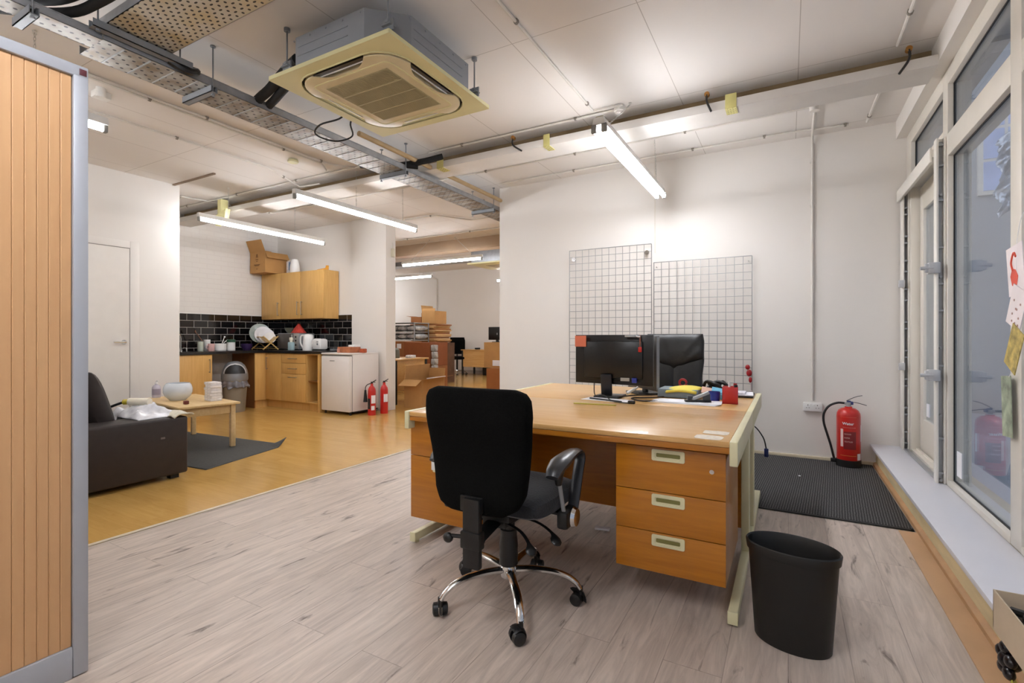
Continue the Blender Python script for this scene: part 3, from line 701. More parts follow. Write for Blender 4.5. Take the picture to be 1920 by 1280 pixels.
b = B().lathe([(.0, 0), (.05, 0), (.055, .012), (.045, .03), (.0, .035)], (-4.46, 3.35, 2.915), n=20)
solo('smoke_detector', b, mat('yellowed_detector', 'ddd9ac', .5), 'round yellowed smoke detector on the ceiling between two battens', 'smoke detector', (-4.46, 3.35, 2.93))
solo('ceiling_trim_strip', bx(-6.45, -5.6, 3.19, 3.215, 2.935, 2.95), mat('brown_gap', '8d7a68', .7), 'thin brown strip on the ceiling at the left wall corner', 'trim strip', (-6.0, 3.2, 2.94))

b = bx(-4.53, -4.45, 1.68, 1.78, 2.90, 2.95, bev=.006).cyl((-4.42, 1.70, 2.88), (-4.42, 1.70, 2.95), .03, n=16).box(-4.46, -4.42, 1.69, 1.71, 2.90, 2.92)
solo('ceiling_rose', b, CUPM, 'white ceiling box and rose just past the tambour cupboard top', 'ceiling rose', (-4.5, 1.73, 2.92))
# ------------------------------------------------------------------ desks
def recess_handle(x, z, parent, y=0):
    """cream flush pull: raised frame, scooped slot"""
    w, h = .066, .0235
    b = B(); n = 6
    def rr(w_, h_, r):
        out = []
        for sx, sz, a0 in ((1, 1, 0), (-1, 1, 90), (-1, -1, 180), (1, -1, 270)):
            for i in range(n+1):
                a = R(a0+90*i/n); out.append((x+(w_-r)*sx+r*math.cos(a), z+(h_-r)*sz+r*math.sin(a)))
        return out
    o_, i_ = rr(w, h, .007), rr(w-.013, h-.011, .006)
    A = [b.v((p[0], y-.005, p[1])) for p in o_]; C = [b.v((p[0], y-.005, p[1])) for p in i_]
    D = [b.v((p[0], y+.001, p[1])) for p in o_]; E = [b.v((p[0], y-.0012, p[1])) for p in i_]
    b.bridge(A, C); b.bridge(A, D); b.bridge(C, E); b.bm.faces.new(E)
    hh = b.build('handle', CREAM, parent)
    b = B(); b.prism([(q[0], q[1]) for q in rr(w-.018, h-.0155, .004)], 'Y', y-.0022, y-.0015)
    b.build('finger_slot', mat('olive_slot', '77713a', .6), hh if False else parent)
def desk(name, label, y0, y1, front=True, group=None):
    x0, x1 = -1.80, -.165
    t = thing(name, label, 'desk', (0, y0, 0), 0, group); Y = y1-y0
    b = bx(x0+.03, x1-.03, 0, Y, .697, .72, bev=.004); b.build('desktop', BEECH, t)
    s = 0 if front else Y-.03
    bx(x0+.03, x1-.03, .004 if front else Y-.02, .02 if front else Y-.004, .672, .6965, bev=.002).box(x0+.03, x1-.03, .02, Y-.02, .672, .6965).build('under_frame', OAKD, t)
    for xx in (x0, x1-.03): bx(xx, xx+.03, -.004, Y-.002, .628, .7215, bev=.004).build('end_cap', CREAM, t)
    for xx in (x0+.005, x1-.04):
        b = bx(xx, xx+.036, .04, Y-.08, .014, .058, bev=.004).box(xx-.001, xx+.037, .034, .044, .010, .060, bev=.003)
        b.cyl((xx+.018, .07, 0), (xx+.018, .07, .016), .014, n=12).cyl((xx+.018, Y-.11, 0), (xx+.018, Y-.11, .016), .014, n=12)
        u = .66 if front else .14
        b.box(xx, xx+.036, u, u+.075, .058, .672, bev=.004).box(xx+.008, xx+.03, .05, Y-.05, .64, .672)
        b.build('leg', CREAM, t)
    m = .80 if front else .05
    bx(x0+.05, x1-.05, m, m+.016, .12, .672).build('modesty_panel', OAKV, t)
    def pedestal(px0, px1, zs, tall):
        p = bx(px0, px1, .062, .58, .14, .672, bev=.001).build('pedestal', OAKD, t)
        for k, (z0, z1) in enumerate(zs):
            dr = bx(px0-.001, px1+.001, .045, .0615, z0+.0015, z1-.0015, bev=.0015).build('drawer', OAKV, p)
            hz = z1-.032 if z1-z0 < .25 else z1-.05
            recess_handle((px0+px1)/2, hz, dr, .045)
            if k == 0:
                B().cyl((px1-.05, .045, z1-.075), (px1-.05, .041, z1-.075), .009, n=16).box(px1-.0515, px1-.0485, .0405, .042, z1-.081, z1-.069).build('lock', CHROME, dr)
    if front:
        pedestal(-.649, -.213, ((.476, .662), (.308, .476), (.14, .308)), 0)
        pedestal(-1.796, -1.36, ((.478, .670), (.14, .478)), 1)
        bx(-1.650, -1.622, .036, .040, .415, .470, bev=.002).cyl((-1.636, .042, .466), (-1.636, .034, .466), .006, n=10).build('key_tag', WPL, t)
    return t
desk('office_desk', 'honey wood desk with three-drawer pedestal and cream end frames', 2.04, 2.93)
d2 = desk('office_desk', 'beech-topped desk set behind, carrying the monitor and red pen pot', 2.935, 3.90, front=False)
# ------------------------------------------------------------------ office chair (near, back to us)
def star_base(t, rad, z_hub, m, a0, leg_r=.017, wheel=.026):
    B().lathe([(.0, z_hub-.03), (.034, z_hub-.03), (.04, z_hub), (.034, z_hub+.03), (.028, z_hub+.04), (0, z_hub+.04)], n=20).build('hub', m, t)
    for k in range(5):
        a = R(a0+72*k); c, s_ = math.cos(a), math.sin(a)
        pr = [(.02, z_hub), (.10, z_hub+.008), (.19, z_hub+.004), (.25, z_hub-.012), (.285, z_hub-.035), (rad, z_hub-.06)]
        pts = smooth_pts([(c*r_, s_*r_, z) for r_, z in pr], 5)
        n = len(pts); B().tube(pts, [leg_r*(1.0-.25*i/n) for i in range(n)], n=10, sx=.8, sy=1.15, ref=(0, 0, 1)).build('leg', m, t)
        cx, cy = c*rad, s_*rad; q = a+R(70+31*k)
        ax = Vector((math.cos(q), math.sin(q), 0)); tr = Vector((-ax.y, ax.x, 0))*.014
        o = Vector((cx, cy, wheel))+tr
        b = B()
        for sg in (-1, 1):
            p = o+ax*sg*.008; b.cyl(p, p+ax*sg*.019, wheel, wheel*.93, n=20); b.cyl(p+ax*sg*.019, p+ax*sg*.023, wheel*.93, wheel*.6, n=20)
        cst = b.build('caster', BLACK, t)
        b = B()
        pts = [o+Vector((0, 0, .001))+(-tr.normalized()*math.cos(R(x))+Vector((0, 0, 1))*math.sin(R(x)))*(wheel+.004) for x in range(-10, 150, 20)]
        b.tube(pts, .014, n=8, sx=.3, sy=1.6, ref=(0, 0, 1)).cyl((cx, cy, wheel+.014), (cx, cy, z_hub-.05), .010, n=10)
        b.build('hood', BLACK, cst)
oc = thing('office_chair', 'black fabric swivel chair with chrome star base before the drawers', 'chair', (-1.045, 1.84, 0), R(1))
star_base(oc, .305, .128, CHROME, 19)
B().cyl((0, 0, .14), (0, 0, .30), .036, n=20).cyl((0, 0, .30), (0, 0, .40), .027, n=20).lathe([(.030, .15), (.041, .155), (.039, .17), (.041, .19), (.039, .21), (.041, .23), (.039, .25), (.034, .29)], n=20).build('gas_lift', BLACK, oc)
b = bx(-.09, .09, -.16, .12, .385, .415, bev=.01).box(-.055, .055, -.13, .08, .345, .39, bev=.012)
b.build('mechanism', BLACK, oc)
def mp_seat(x, l, y): return Vector((x, -.20+l, .462+y))
b = B().pillow(lambda t: .245-.03*(1-min(1, t*3))**2-.03*max(0, t-.75)**1*2, .47, .052, mp_seat, off=lambda x, t: -.03*max(0, t-.7)**1.5*6-.05*abs(x)**2*2, n=16, m=16, pw=4)
b.build('seat', mat('charcoal_seat_fabric', '1b1c20', .95, var=.2, scale=120, bump=.2, sheen=.2), oc)
bx(-.20, .20, -.16, .22, .418, .436, bev=.008).build('seat_pan', BLACK, oc)
def bw(t):
    pts = [(0, .105), (.06, .150), (.16, .172), (.35, .182), (.6, .196), (.8, .204), (.92, .200), (.97, .185), (1, .15)]
    for (a, x), (c, y) in zip(pts, pts[1:]):
        if t <= c: return 1.13*(x+(y-x)*(t-a)/(c-a))
    return pts[-1][1]
def mp_back(x, l, y): return Vector((x, -.262-.05*(l-.1)+y+.45*x*x, .448+l))
b = B().pillow(bw, .478, .042, mp_back, off=lambda x, t: .018*math.sin(PI*min(1, t*1.4)), n=22, m=26, pw=5)
b.build('backrest', BFAB, oc)
b = bx(-.020, .052, -.325, -.297, .262, .52, bev=.006).box(-.026, .058, -.332, -.29, .335, .40, bev=.006)
b.tube([(0, -.30, .30), (0, -.25, .345), (0, -.12, .37)], .02, n=8, sx=.5, sy=1.8, ref=(0, 0, 1)).box(-.05, .05, -.296, -.285, .46, .52, bev=.006)
b.build('back_bracket', BLACK, oc)
b = B().cyl((-.045, -.29, .36), (-.085, -.30, .36), .008, n=8).sphere((-.098, -.305, .352), .022, 10, (1, .7, .9)); b.build('adjuster_knob', BLACK, oc)
for pts, nm in (([(.05, -.10, .365), (.12, -.12, .35), (.17, -.15, .325), (.20, -.18, .295)], 'lever'), ([(.04, -.02, .365), (.14, -.02, .36), (.22, -.04, .335), (.26, -.08, .31)], 'lever'), ([(-.04, -.08, .365), (-.10, -.12, .35), (-.06, -.2, .31)], 'lever')):
    b = B().tube(smooth_pts(pts, 4), [.006]*9+[.010, .016, .017, .010][:len(smooth_pts(pts, 4))-9], n=8, sx=.6, sy=1.4); b.build(nm, BLACK, oc)
for s in (1, -1):
    x = .272*s
    arm = smooth_pts([(x, -.160, .592), (x, -.13, .615), (x, -.06, .636), (x, .04, .645), (x, .115, .636), (x, .140, .605), (x-.0*s, .118, .56), (x, .085, .48), (x, .055, .42), (x, .03, .385)], 5)
    n = len(arm); rr = []
    for i in range(n):
        u = i/(n-1); rr.append(.018+.016*max(0, 1-abs(u-.2)/.25) if u < .45 else .019)
    a = B().tube(arm, rr, n=10, sx=.62, sy=1.25, ref=(0, -1, 0)).build('armrest', mat('arm_plastic', '2c2d30', .3), oc)
    B().tube([(x, -.095, .61), (x, -.10, .585), (x-.005*s, -.085, .55)], [.026, .02, .014], n=10).build('arm_socket', BLACK, oc)
    B().tube([(x-.004*s, -.088, .575), (x-.004*s, -.035, .425)], .0085, n=8).build('arm_post', SILVER, oc)
    b = bx(x-.028, x+.02, -.06, .07, .36, .43, bev=.014).box(min(x, x-.12*s), max(x, x-.12*s), -.03, .04, .405, .418, bev=.004); b.build('arm_bracket', BLACK, oc)
    B().cyl((x+.02*s, .012, .395), (x+.034*s, .012, .395), .042, .034, n=24).build('chrome_boss', CHROME, oc)
# ------------------------------------------------------------------ executive chair behind the desks
ec = thing('executive_chair', 'black leather high-back chair behind the desks, facing us', 'chair', (-.885, 4.28, 0), R(180))
star_base(ec, .30, .11, BLACK, 30)
B().cyl((0, 0, .12), (0, 0, .42), .03, n=16).build('gas_lift', BLACK, ec)
B().pillow(lambda t: .26, .50, .07, lambda x, l, y: Vector((x, -.24+l, .49+y)), n=12, m=12, pw=4).build('seat', LEATHER, ec)
def fold(x, t):
    a = math.atan2(t+.15, x*4); return .004*math.sin(a*15)*min(1, max(0, 1-abs(t-.5)))+.004*noise.noise(Vector((x*9, t*3, 2)))
B().pillow(lambda t: .245+.006*math.sin(t*9), .44, .05, lambda x, l, y: Vector((x, -.235-.12*l+y+.35*x*x, .54+l)), off=lambda x, t: fold(x, t)*.3-.010*math.exp(-(x/.012)**2), n=24, m=20, pw=4).build('backrest', LEATHER, ec)
B().pillow(lambda t: .250-.02*max(0, t-.7)*2, .215, .062, lambda x, l, y: Vector((x, -.268-.12*l+y+.35*x*x, .93+l-.10*(1-abs(x)/.25)*(1-l/.215))), off=lambda x, t: fold(x, t), n=30, m=18, pw=3.5).build('headrest', LEATHER, ec)
for s in (-1, 1):
    B().tube(smooth_pts([(.28*s, -.2, .52), (.29*s, -.16, .66), (.29*s, 0, .69), (.29*s, .15, .67), (.27*s, .17, .5), (.2*s, .12, .45)], 4), .02, n=8).build('armrest', BLACK, ec)
# ------------------------------------------------------------------ things on the desks
T = .7205
mo = thing('monitor', 'black computer monitor seen from behind, salmon note on its corner', 'monitor', (-1.02, 3.22, T))
b = B().prism([(-.268, .085), (.262, .078), (.262, .412), (-.268, .412)], 'Y', -.008, .012, bev=.004)
b.box(-.2, .2, -.028, -.008, .12, .37, bev=.01); b.build('screen_casing', mat('monitor_black', '100f0f', .28), mo)
for i in range(1): bx(-.19, .19, -.0295, -.028, .1, .102).build('seam', BLACK, mo)
bx(-.075, .0, -.048, -.03, .012, .15, bev=.006, rot=Matrix.Rotation(R(8), 3, 'X')).build('stand_neck', mat('stand_black', '1d1d22', .3), mo)
b = bx(-.10, .07, -.12, .06, 0, .014, bev=.005); b.build('stand_base', BLACK, mo)
bx(.055, .115, -.0305, -.028, .108, .130, bev=.001).build('rating_label', mat('label_grey', 'b9b4a8', .5), mo)
bx(.135, .165, -.05, -.028, .10, .132, bev=.003).build('video_plug', mat('plug_blue', '2b3a9c', .4), mo)
solo('sticky_note', bx(-1.283, -1.203, 3.186, 3.1885, 1.052, 1.127), mat('salmon_note', 'ea8465', .8), 'salmon sticky note on the top corner of the monitor', 'sticky note', (-1.24, 3.187, 1.05))
t = thing('hanging_tag', 'red plastic tag hanging on a strap from the monitor top', 'tag', (-.835, 3.19, 1.02))
bx(-.004, .004, -.004, -.001, .03, .112).build('strap', mat('tag_strap', '8b5a4a', .6), t); bx(-.012, .012, -.008, .002, .0, .034, bev=.004).build('tag_body', RED, t)
b = bx(-.93, -.86, 3.165, 3.19, 1.117, 1.129, bev=.003).cyl((-.86, 3.175, 1.122), (-.83, 3.175, 1.118), .005, n=8)
solo('cable_clip', b, SILVER, 'small silver cable clip on the top edge of the monitor', 'clip', (-.9, 3.18, 1.12))
m2 = thing('monitor', 'second black monitor turned almost edge-on beside the leather chair', 'monitor', (-.90, 3.50, T), R(-48))
bx(-.215, .215, -.012, .012, .035, .405, bev=.005).build('screen_casing', mat('monitor_black', '100f0f', .28), m2)
bx(-.03, .03, .012, .03, .0, .2, bev=.004).build('stand_neck', BLACK, m2); bx(-.1, .1, -.08, .1, 0, .012, bev=.004).build('stand_base', BLACK, m2)
bx(.213, .217, -.010, .010, .04, .40).build('silver_edge', SILVER, m2)
def sheetpaper(name, x, y, w, d, rz, m, label, z=T, th=.0015, cat='paper', group=None, curl=0):
    b = bx(-w/2, w/2, -d/2, d/2, 0, th)
    if curl:
        bmesh.ops.subdivide_edges(b.bm, edges=b.bm.edges[:], cuts=5, use_grid_fill=True)
        for v in b.bm.verts: v.co.z += curl*(max(0, v.co.x/w+.2)**2)+curl*.4*(max(0, v.co.y/d)**2)
    b.bm.transform(Matrix.Rotation(rz, 4, 'Z'))
    b.bm.transform(Matrix.Translation((x, y, z)))
    return solo(name, b, m, label, cat, (x, y, z), group=group)
sheetpaper('paper_sheet', -1.0, 3.02, .30, .14, R(-6), PAPER, 'white paper lying in front of the monitor stand', th=.002)
b = bx(-1.12, -.87, 2.765, 2.79, T, T+.006, bev=.001, rot=Matrix.Rotation(R(7), 3, 'Z')); solo('ruler', b, mat('olive_ruler', 'b5a83e', .35), 'olive yellow plastic ruler lying before the monitor papers', 'ruler', (-1.0, 2.78, T))
b = B().cyl((-1.11, 3.01, T+.007), (-.88, 2.93, T+.007), .005, n=8); solo('pen', b, BLACK, 'black pen lying on the paper before the monitor', 'pen', (-1, 2.97, T))
b = B().tube(smooth_pts([(-1.155, 3.24, T+.17), (-1.15, 3.2, T+.07), (-1.12, 3.14, T+.01), (-1.04, 3.07, T+.024), (-.95, 2.96, T+.006), (-.86, 2.90, T+.006), (-.82, 2.915, T+.006)], 6), .0035, n=6)
b.box(-.835, -.795, 2.905, 2.93, T, T+.018, bev=.003); solo('monitor_cable', b, BLACK, 'thin black cable curving down from the monitor to the desk', 'cable', (-1.0, 3.1, T))
b = B().tube(smooth_pts([(-.98, 3.14, T+.005), (-.88, 3.17, T+.02), (-.80, 3.32, T+.012), (-.73, 3.44, T+.006), (-.70, 3.37, T+.006), (-.76, 3.25, T+.006), (-.88, 3.16, T+.005), (-.80, 3.05, T+.005), (-.70, 3.08, T+.005)], 6), .0045, n=6)
solo('desk_cable', b, mat('brown_cable', '33271f', .5), 'looped dark cable lying between monitor and grey letter box', 'cable', (-.8, 3.25, T))
b = B().cyl((-.945, 3.27, T+.02), (-.90, 3.31, T+.05), .011, n=10).cyl((-.90, 3.31, T+.05), (-.885, 3.325, T+.06), .007, n=8)
solo('white_plug', b, WPL, 'white cable plug standing up beside the monitor foot', 'plug', (-.92, 3.29, T+.02))
b = B()
for i in range(4): b.box(-.75+.012*i, -.36+.006*i, 3.045+.006*i, 3.20+.01*i, T+.002*i, T+.002*i+.0016, rot=Matrix.Rotation(R(-3+2.2*i), 3, 'Z'))
solo('paper_stack', b, PAPER, 'loose white papers under the stapler', 'papers', (-.55, 3.12, T))
b = bx(-.755, -.50, 3.32, 3.52, T+.002, T+.058, bev=.006); lb = solo('letter_box', b, mat('blue_grey_box', '7f8e97', .5), 'blue-grey low box under the yellow pad', 'box', (-.63, 3.42, T))
b = B()
def pad(u, v): 
    x = -.70+.19*u; y = 3.30+.17*v; return Vector((x+.02*v, y, T+.0625+.012*math.sin(u*3)+(-.02*(1-v)**3)))
b.sheet(pad, 10, 8); o = solo('yellow_pad', b, mat('yellow_pad', 'ecd95a', .8), 'crumpled yellow cloth pad on the blue-grey box', 'pad', (-.6, 3.4, T+.06)); o.modifiers.new('t', 'SOLIDIFY').thickness = .012
b = B().tube(arc((-.625, 3.50, T+.086), .023, 0, 350, 18, 'XZ'), .008, n=8); solo('tape_roll', b, mat('tape_red', 'b02430', .35), 'red tape ring standing on the back of the box', 'tape', (-.63, 3.5, T+.06))
b = B()
for i in range(5):
    a = i*1.3; b.tube(smooth_pts([(-.45+.07*math.cos(a), 3.55+.05*math.sin(a), T+.02), (-.44+.05*math.cos(a+1), 3.56, T+.095), (-.40+.05*math.cos(a+2), 3.55+.05*math.sin(a+2), T+.08), (-.36, 3.56+.03*i-.05, T+.012)], 5), .011, n=7)
solo('headset', b, BLACK, 'tangle of black headset and cables behind the blue cup', 'headset', (-.42, 3.55, T))
for x0, y0, m_, lab in ((-.49, 3.36, mat('peach_note', 'e9bfa8', .8), 'peach paper note leaning in the clutter beside the cup'), (-.43, 3.37, mat('cyan_note', '7ec5e2', .8), 'sky blue paper note leaning in the clutter behind the cup')):
    b = bx(x0, x0+.075, y0, y0+.06, T+.05, T+.054, rot=Matrix.Rotation(R(35), 3, 'X')@Matrix.Rotation(R(12), 3, 'Y')).box(x0+.01, x0+.06, y0+.01, y0+.05, T, T+.045)
    solo('paper_note', b, m_, lab, 'note', (x0, y0, T))
b = B().lathe([(0, 0), (.031, 0), (.034, .01), (.036, .062), (.033, .062), (.031, .012), (0, .012)], (-.40, 3.27, T), n=24); solo('blue_cup', b, mat('cobalt_blue', '24358c', .25), 'cobalt blue small pot beside the red pen pot', 'pot', (-.4, 3.27, T))
st = thing('stapler', 'grey metal stapler open on the papers', 'stapler', (-.475, 3.135, T+.009), R(20))
bx(-.075, .075, -.018, .018, 0, .012, bev=.003).build('base', BLACK, st)
bx(-.07, .07, -.014, .014, .02, .038, bev=.004, rot=Matrix.Rotation(R(-24), 3, 'Y')).build('arm', SILVER, st)
bx(-.06, -.03, -.014, .014, .0, .035, bev=.003).box(.03, .07, -.012, .012, .006, .05, bev=.004).build('hinge', mat('stapler_dark', '3b3e42', .4), st)
rp = thing('pen_pot', 'square red pen pot at the right side of the desks', 'pen pot', (-.305, 3.235, T), R(4))
b = B(); w_ = .043
b.prism([(-w_, -w_), (w_, -w_), (w_, w_), (-w_, w_)], 'Z', 0, .006)
for a in range(4):
    c = bx(-w_, w_, -w_, -w_+.004, 0, .100, bev=.001); c.bm.transform(Matrix.Rotation(R(90*a), 4, 'Z')); me = bpy.data.meshes.new('tmp'); c.bm.to_mesh(me); b.bm.from_mesh(me); c.bm.free(); bpy.data.meshes.remove(me)
b.build('pot', RED, rp)
for x, y, m_, l, lab in ((-.01, .0, WPL, .128, 'white pen standing in the red pen pot'), (.02, .02, RED, .118, 'red marker standing in the red pen pot'), (.026, -.012, BLACK, .112, 'black marker standing in the red pen pot')):
    b = B().cyl((-.305+x, 3.235+y, T+.007), (-.305+x+.006, 3.235+y+.004, T+l), .0065 if m_ is WPL else .010, n=10); solo('pen', b, m_, lab, 'pen', (-.305+x, 3.235+y, T))
b = bx(-.31, -.2, 3.56, 3.80, T, T+.012, bev=.003); solo('notebook', b, BLACK, 'thin black notebook under magazine at the desk edge', 'notebook', (-.26, 3.68, T))
b = bx(-.315, -.205, 3.565, 3.79, T+.0125, T+.017, rot=Matrix.Rotation(R(4), 3, 'Z')).box(-.33, -.25, 3.58, 3.72, T+.0175, T+.03); solo('magazine', b, mat('magazine_cover', 'dcdbe6', .4, var=.3, scale=40), 'pale printed magazine on the thin black notebook', 'magazine', (-.26, 3.68, T+.01))
b = B()
def torn(x, y, w, d, seed):
    n = 22; pts = []
    for i in range(n):
        a = 2*PI*i/n; k = 1+.12*noise.noise(Vector((i*2.1, seed, 0)))*2
        cx = math.copysign(abs(math.cos(a))**.45, math.cos(a)); sy = math.copysign(abs(math.sin(a))**.45, math.sin(a)); pts.append((x+w*cx*k, y+d*sy*k))
    return pts
b.prism(torn(-.275, 2.095, .052, .042, 1), 'Z', T, T+.0008).prism(torn(-.262, 2.21, .05, .04, 5), 'Z', T, T+.0008)
solo('torn_label', b, mat('torn_label_paper', 'e6dccb', .8, var=.12, scale=60), 'torn white sticker residue on the desk corner above the drawers', 'label', (-.27, 2.15, T))
# cable and plug dangling behind the desk
t = thing('power_lead', 'black lead with blue plug dangling behind the desk corner', 'cable', (-.17, 3.95, .3))
B().tube(smooth_pts([(-.24, 3.86, .50), (-.20, 3.93, .47), (-.155, 3.98, .39), (-.138, 4.0, .31)], 6), .0045, n=6).build('lead', BLACK, t, world=True)
bx(-.152, -.124, 3.99, 4.01, .255, .315, bev=.005).build('plug', mat('plug_navy', '1f2f66', .4), t, world=True)
b = bx(-.985, -.90, 2.745, 2.785, 0, .012, bev=.004, rot=Matrix.Rotation(R(10), 3, 'Z')); solo('paper_scrap', b, PAPER, 'small folded white paper scrap on the floor under the desk', 'paper', (-.94, 2.77, 0))
# ------------------------------------------------------------------ waste bin
b = B()
prof = [(.0, 0), (.122, 0), (.126, .006), (.147, .322), (.153, .324), (.157, .353), (.153, .358), (.149, .354), (.146, .324), (.143, .318), (.123, .012), (0, .010)]
b.lathe(prof, (0, 0, 0), n=56, sy=.68)
wb = thing('waste_bin', 'black oval plastic waste bin beside the drawer pedestal', 'bin', (.012, 2.085, 0), R(-12))
b.build('bin_body', mat('bin_black', '131210', .5, var=.1, scale=20), wb)
bx(.105, .125, .075, .081, .325, .333, bev=.001, rot=Matrix.Rotation(R(-38), 3, 'Z')).build('rim_scuff', mat('pale_scuff', '8a8780', .8), wb) if 0 else None
# ------------------------------------------------------------------ mat, sockets, mesh panels
def ribmat():
    m, nt, b = nodes('ribbed_mat'); tc = N(nt, 'ShaderNodeTexCoord'); wv = N(nt, 'ShaderNodeTexWave', i_Scale=22, i_Distortion=1.2, i_Detail=2); wv.bands_direction = 'X'
    nz = N(nt, 'ShaderNodeTexNoise', i_Scale=90); mp = N(nt, 'ShaderNodeMapping'); mp.inputs['Rotation'].default_value = (0, 0, R(4))
    nt.links.new(tc.outputs['Object'], mp.inputs[0]); nt.links.new(mp.outputs[0], wv.inputs[0]); nt.links.new(tc.outputs['Object'], nz.inputs[0])
    ad = N(nt, 'ShaderNodeMath', operation='MULTIPLY'); nt.links.new(wv.outputs[1], ad.inputs[0]); nt.links.new(nz.outputs[0], ad.inputs[1])
    rp = N(nt, 'ShaderNodeValToRGB'); rp.color_ramp.elements[0].color = lin('1c1b1b'); rp.color_ramp.elements[1].color = lin('656362'); rp.color_ramp.elements[1].position = .7
    nt.links.new(ad.outputs[0], rp.inputs[0]); nt.links.new(rp.outputs[0], b.inputs['Base Color']); b.inputs['Roughness'].default_value = .95
    bp = N(nt, 'ShaderNodeBump', i_Strength=.5, i_Distance=.004); nt.links.new(ad.outputs[0], bp.inputs['Height']); nt.links.new(bp.outputs[0], b.inputs['Normal']); return m
t = thing('entrance_mat', 'large dark grey ribbed entrance mat before the glazed door', 'mat', (.1, 4.4, 0))
bx(-.80, .628, 3.625, 5.25, .001, .010).build('ribbed_surface', ribmat(), t, world=True)
bx(-.83, .632, 3.60, 3.626, .001, .009, bev=.003).box(.612, .633, 3.6, 5.25, .001, .009, bev=.003).build('rubber_edge', mat('mat_edge', '232221', .7), t, world=True)
b = bx(.07, .085, 4.55, 4.57, .0105, .013); solo('paper_crumb', b, PAPER, 'tiny white paper crumb on the dark mat', 'paper', (.08, 4.56, .0105))
t = thing('wall_socket', 'white double power socket low on the back wall', 'socket', (.192, 5.27, .485))
bx(.119, .265, 5.238, 5.27, .447, .522, bev=.006).build('back_box', WPL, t, world=True)
b = bx(.117, .267, 5.232, 5.24, .445, .524, bev=.003); b.build('faceplate', WPL, t, world=True)
b = B()
for sx in (.155, .229): b.box(sx-.003, sx+.003, 5.2315, 5.233, .495, .505).box(sx-.014, sx-.006, 5.2315, 5.233, .474, .478).box(sx+.006, sx+.014, 5.2315, 5.233, .474, .478)
b.build('pin_holes', mat('socket_holes', '56514d', .6), t, world=True)
b = B()
for sx in (.178, .206): b.box(sx-.006, sx+.006, 5.229, 5.233, .498, .514, bev=.002)
b.build('switch', WPL, t, world=True)
def mesh_panel(label, x0, x1, z0, z1, y, fix=False):
    t = thing('wire_mesh_panel', label, 'wire mesh panel', ((x0+x1)/2, y, z0), 0, 'wire mesh panels on the back wall')
    n = round((x1-x0)/.0765); m = round((z1-z0)/.0765); r = .0026
    M = mat('panel_chrome', 'a9a9a8', .3, .9)
    b = B()
    for i in range(n+1):
        x = x0+(x1-x0)*i/n; b.cyl((x, y, z0), (x, y, z1), r if 0 < i < n else r*1.5, n=6)
    b.build('upright_wires', M, t, world=True)
    b = B()
    for j in range(m+1):
        z = z0+(z1-z0)*j/m; b.cyl((x0, y-.005, z), (x1, y-.005, z), r if 0 < j < m else r*1.5, n=6)
    b.build('cross_wires', M, t, world=True)
    if fix:
        for x, z in ((x0+.055, z1-.10), (x1-.045, z1-.09)):
            b = B().cyl((x, y-.016, z), (x, y-.002, z), .024, n=20).cyl((x, y-.022, z), (x, y-.016, z), .008, n=12).cyl((x, y-.002, z), (x, 5.268, z), .008, n=8)
            b.build('fixing_disc', CHROME, t, world=True)
    else:
        b = B()
        for x, z in ((x0+.03, z1-.05), (x1-.03, z1-.05)): b.cyl((x, y-.008, z), (x, 5.268, z), .005, n=8)
        b.build('wall_hook', CHROME, t, world=True)
    return t
mesh_panel('taller-hung wire mesh panel with two chrome fixing discs', -2.175, -1.252, .26, 2.093, 5.235, True)
mesh_panel('lower wire mesh panel without discs, behind the leather chair', -1.228, -.302, .06, 1.893, 5.235)
t = thing('key_fob', 'red beaded keyring hanging on the wire mesh panel edge', 'keyring', (-.325, 5.2, .7))
B().sphere((-.338, 5.205, .83), .022, 10, (1, .6, 1.1)).sphere((-.325, 5.205, .775), .026, 10, (1, .6, 1.3)).sphere((-.315, 5.205, .71), .016, 10, (1, .7, 1.8)).build('red_beads', mat('bead_red', 'a3161d', .35), t, world=True)
B().cyl((-.31, 5.205, .68), (-.308, 5.205, .61), .004, n=6).sphere((-.308, 5.205, .60), .01, 8).build('cord', mat('cord_pale', 'b9a7a7', .5), t, world=True)
# ------------------------------------------------------------------ fire extinguishers
ZR = mat('metal_label', 'ded9d3', .4)
def cylmap(r, ang, z0):
    def f(x, y, d):
        a = ang+x/(r+.0008); return ((r+.0009+d)*math.cos(a), (r+.0009+d)*math.sin(a), z0+y)
    return f
fe = thing('fire_extinguisher', 'large red water fire extinguisher with black hose on the mat corner', 'fire extinguisher', (.452, 5.13, .010))
r = .0875
B().lathe([(0, .03), (r-.004, .03), (r, .04), (r, .425), (r*.97, .452), (r*.84, .478), (r*.6, .494), (.028, .50), (.028, .51), (0, .51)], n=40).build('cylinder', RED, fe)
B().lathe([(0, 0), (r+.004, 0), (r+.006, .02), (r+.004, .058), (r, .06)], n=40).build('foot_ring', BLACK, fe)
B().cyl((0, 0, .508), (0, 0, .54), .02, n=16).box(-.018, .018, -.016, .016, .528, .548, bev=.004).cyl((-.016, 0, .535), (-.03, 0, .535), .010, n=12).build('valve', SILVER, fe)
b = bx(-.012, .018, -.013, .013, .535, .56, bev=.005).box(.01, .035, -.016, .016, .525, .553, bev=.006); b.build('safety_collar', mat('collar_blue', '26376f', .4), fe)
b = B().tube(smooth_pts([(-.015, 0, .556), (.02, 0, .578), (.06, 0, .598), (.098, 0, .608)], 4), .0055, n=8, sx=.5, sy=1.6, ref=(0, 0, 1)); b.build('trigger_lever', BLACK, fe)
b = B().tube(smooth_pts([(0, 0, .548), (.05, 0, .546), (.09, 0, .537), (.128, 0, .526)], 4), .0055, n=8, sx=.5, sy=1.6, ref=(0, 0, 1)); b.build('carry_handle', BLACK, fe)
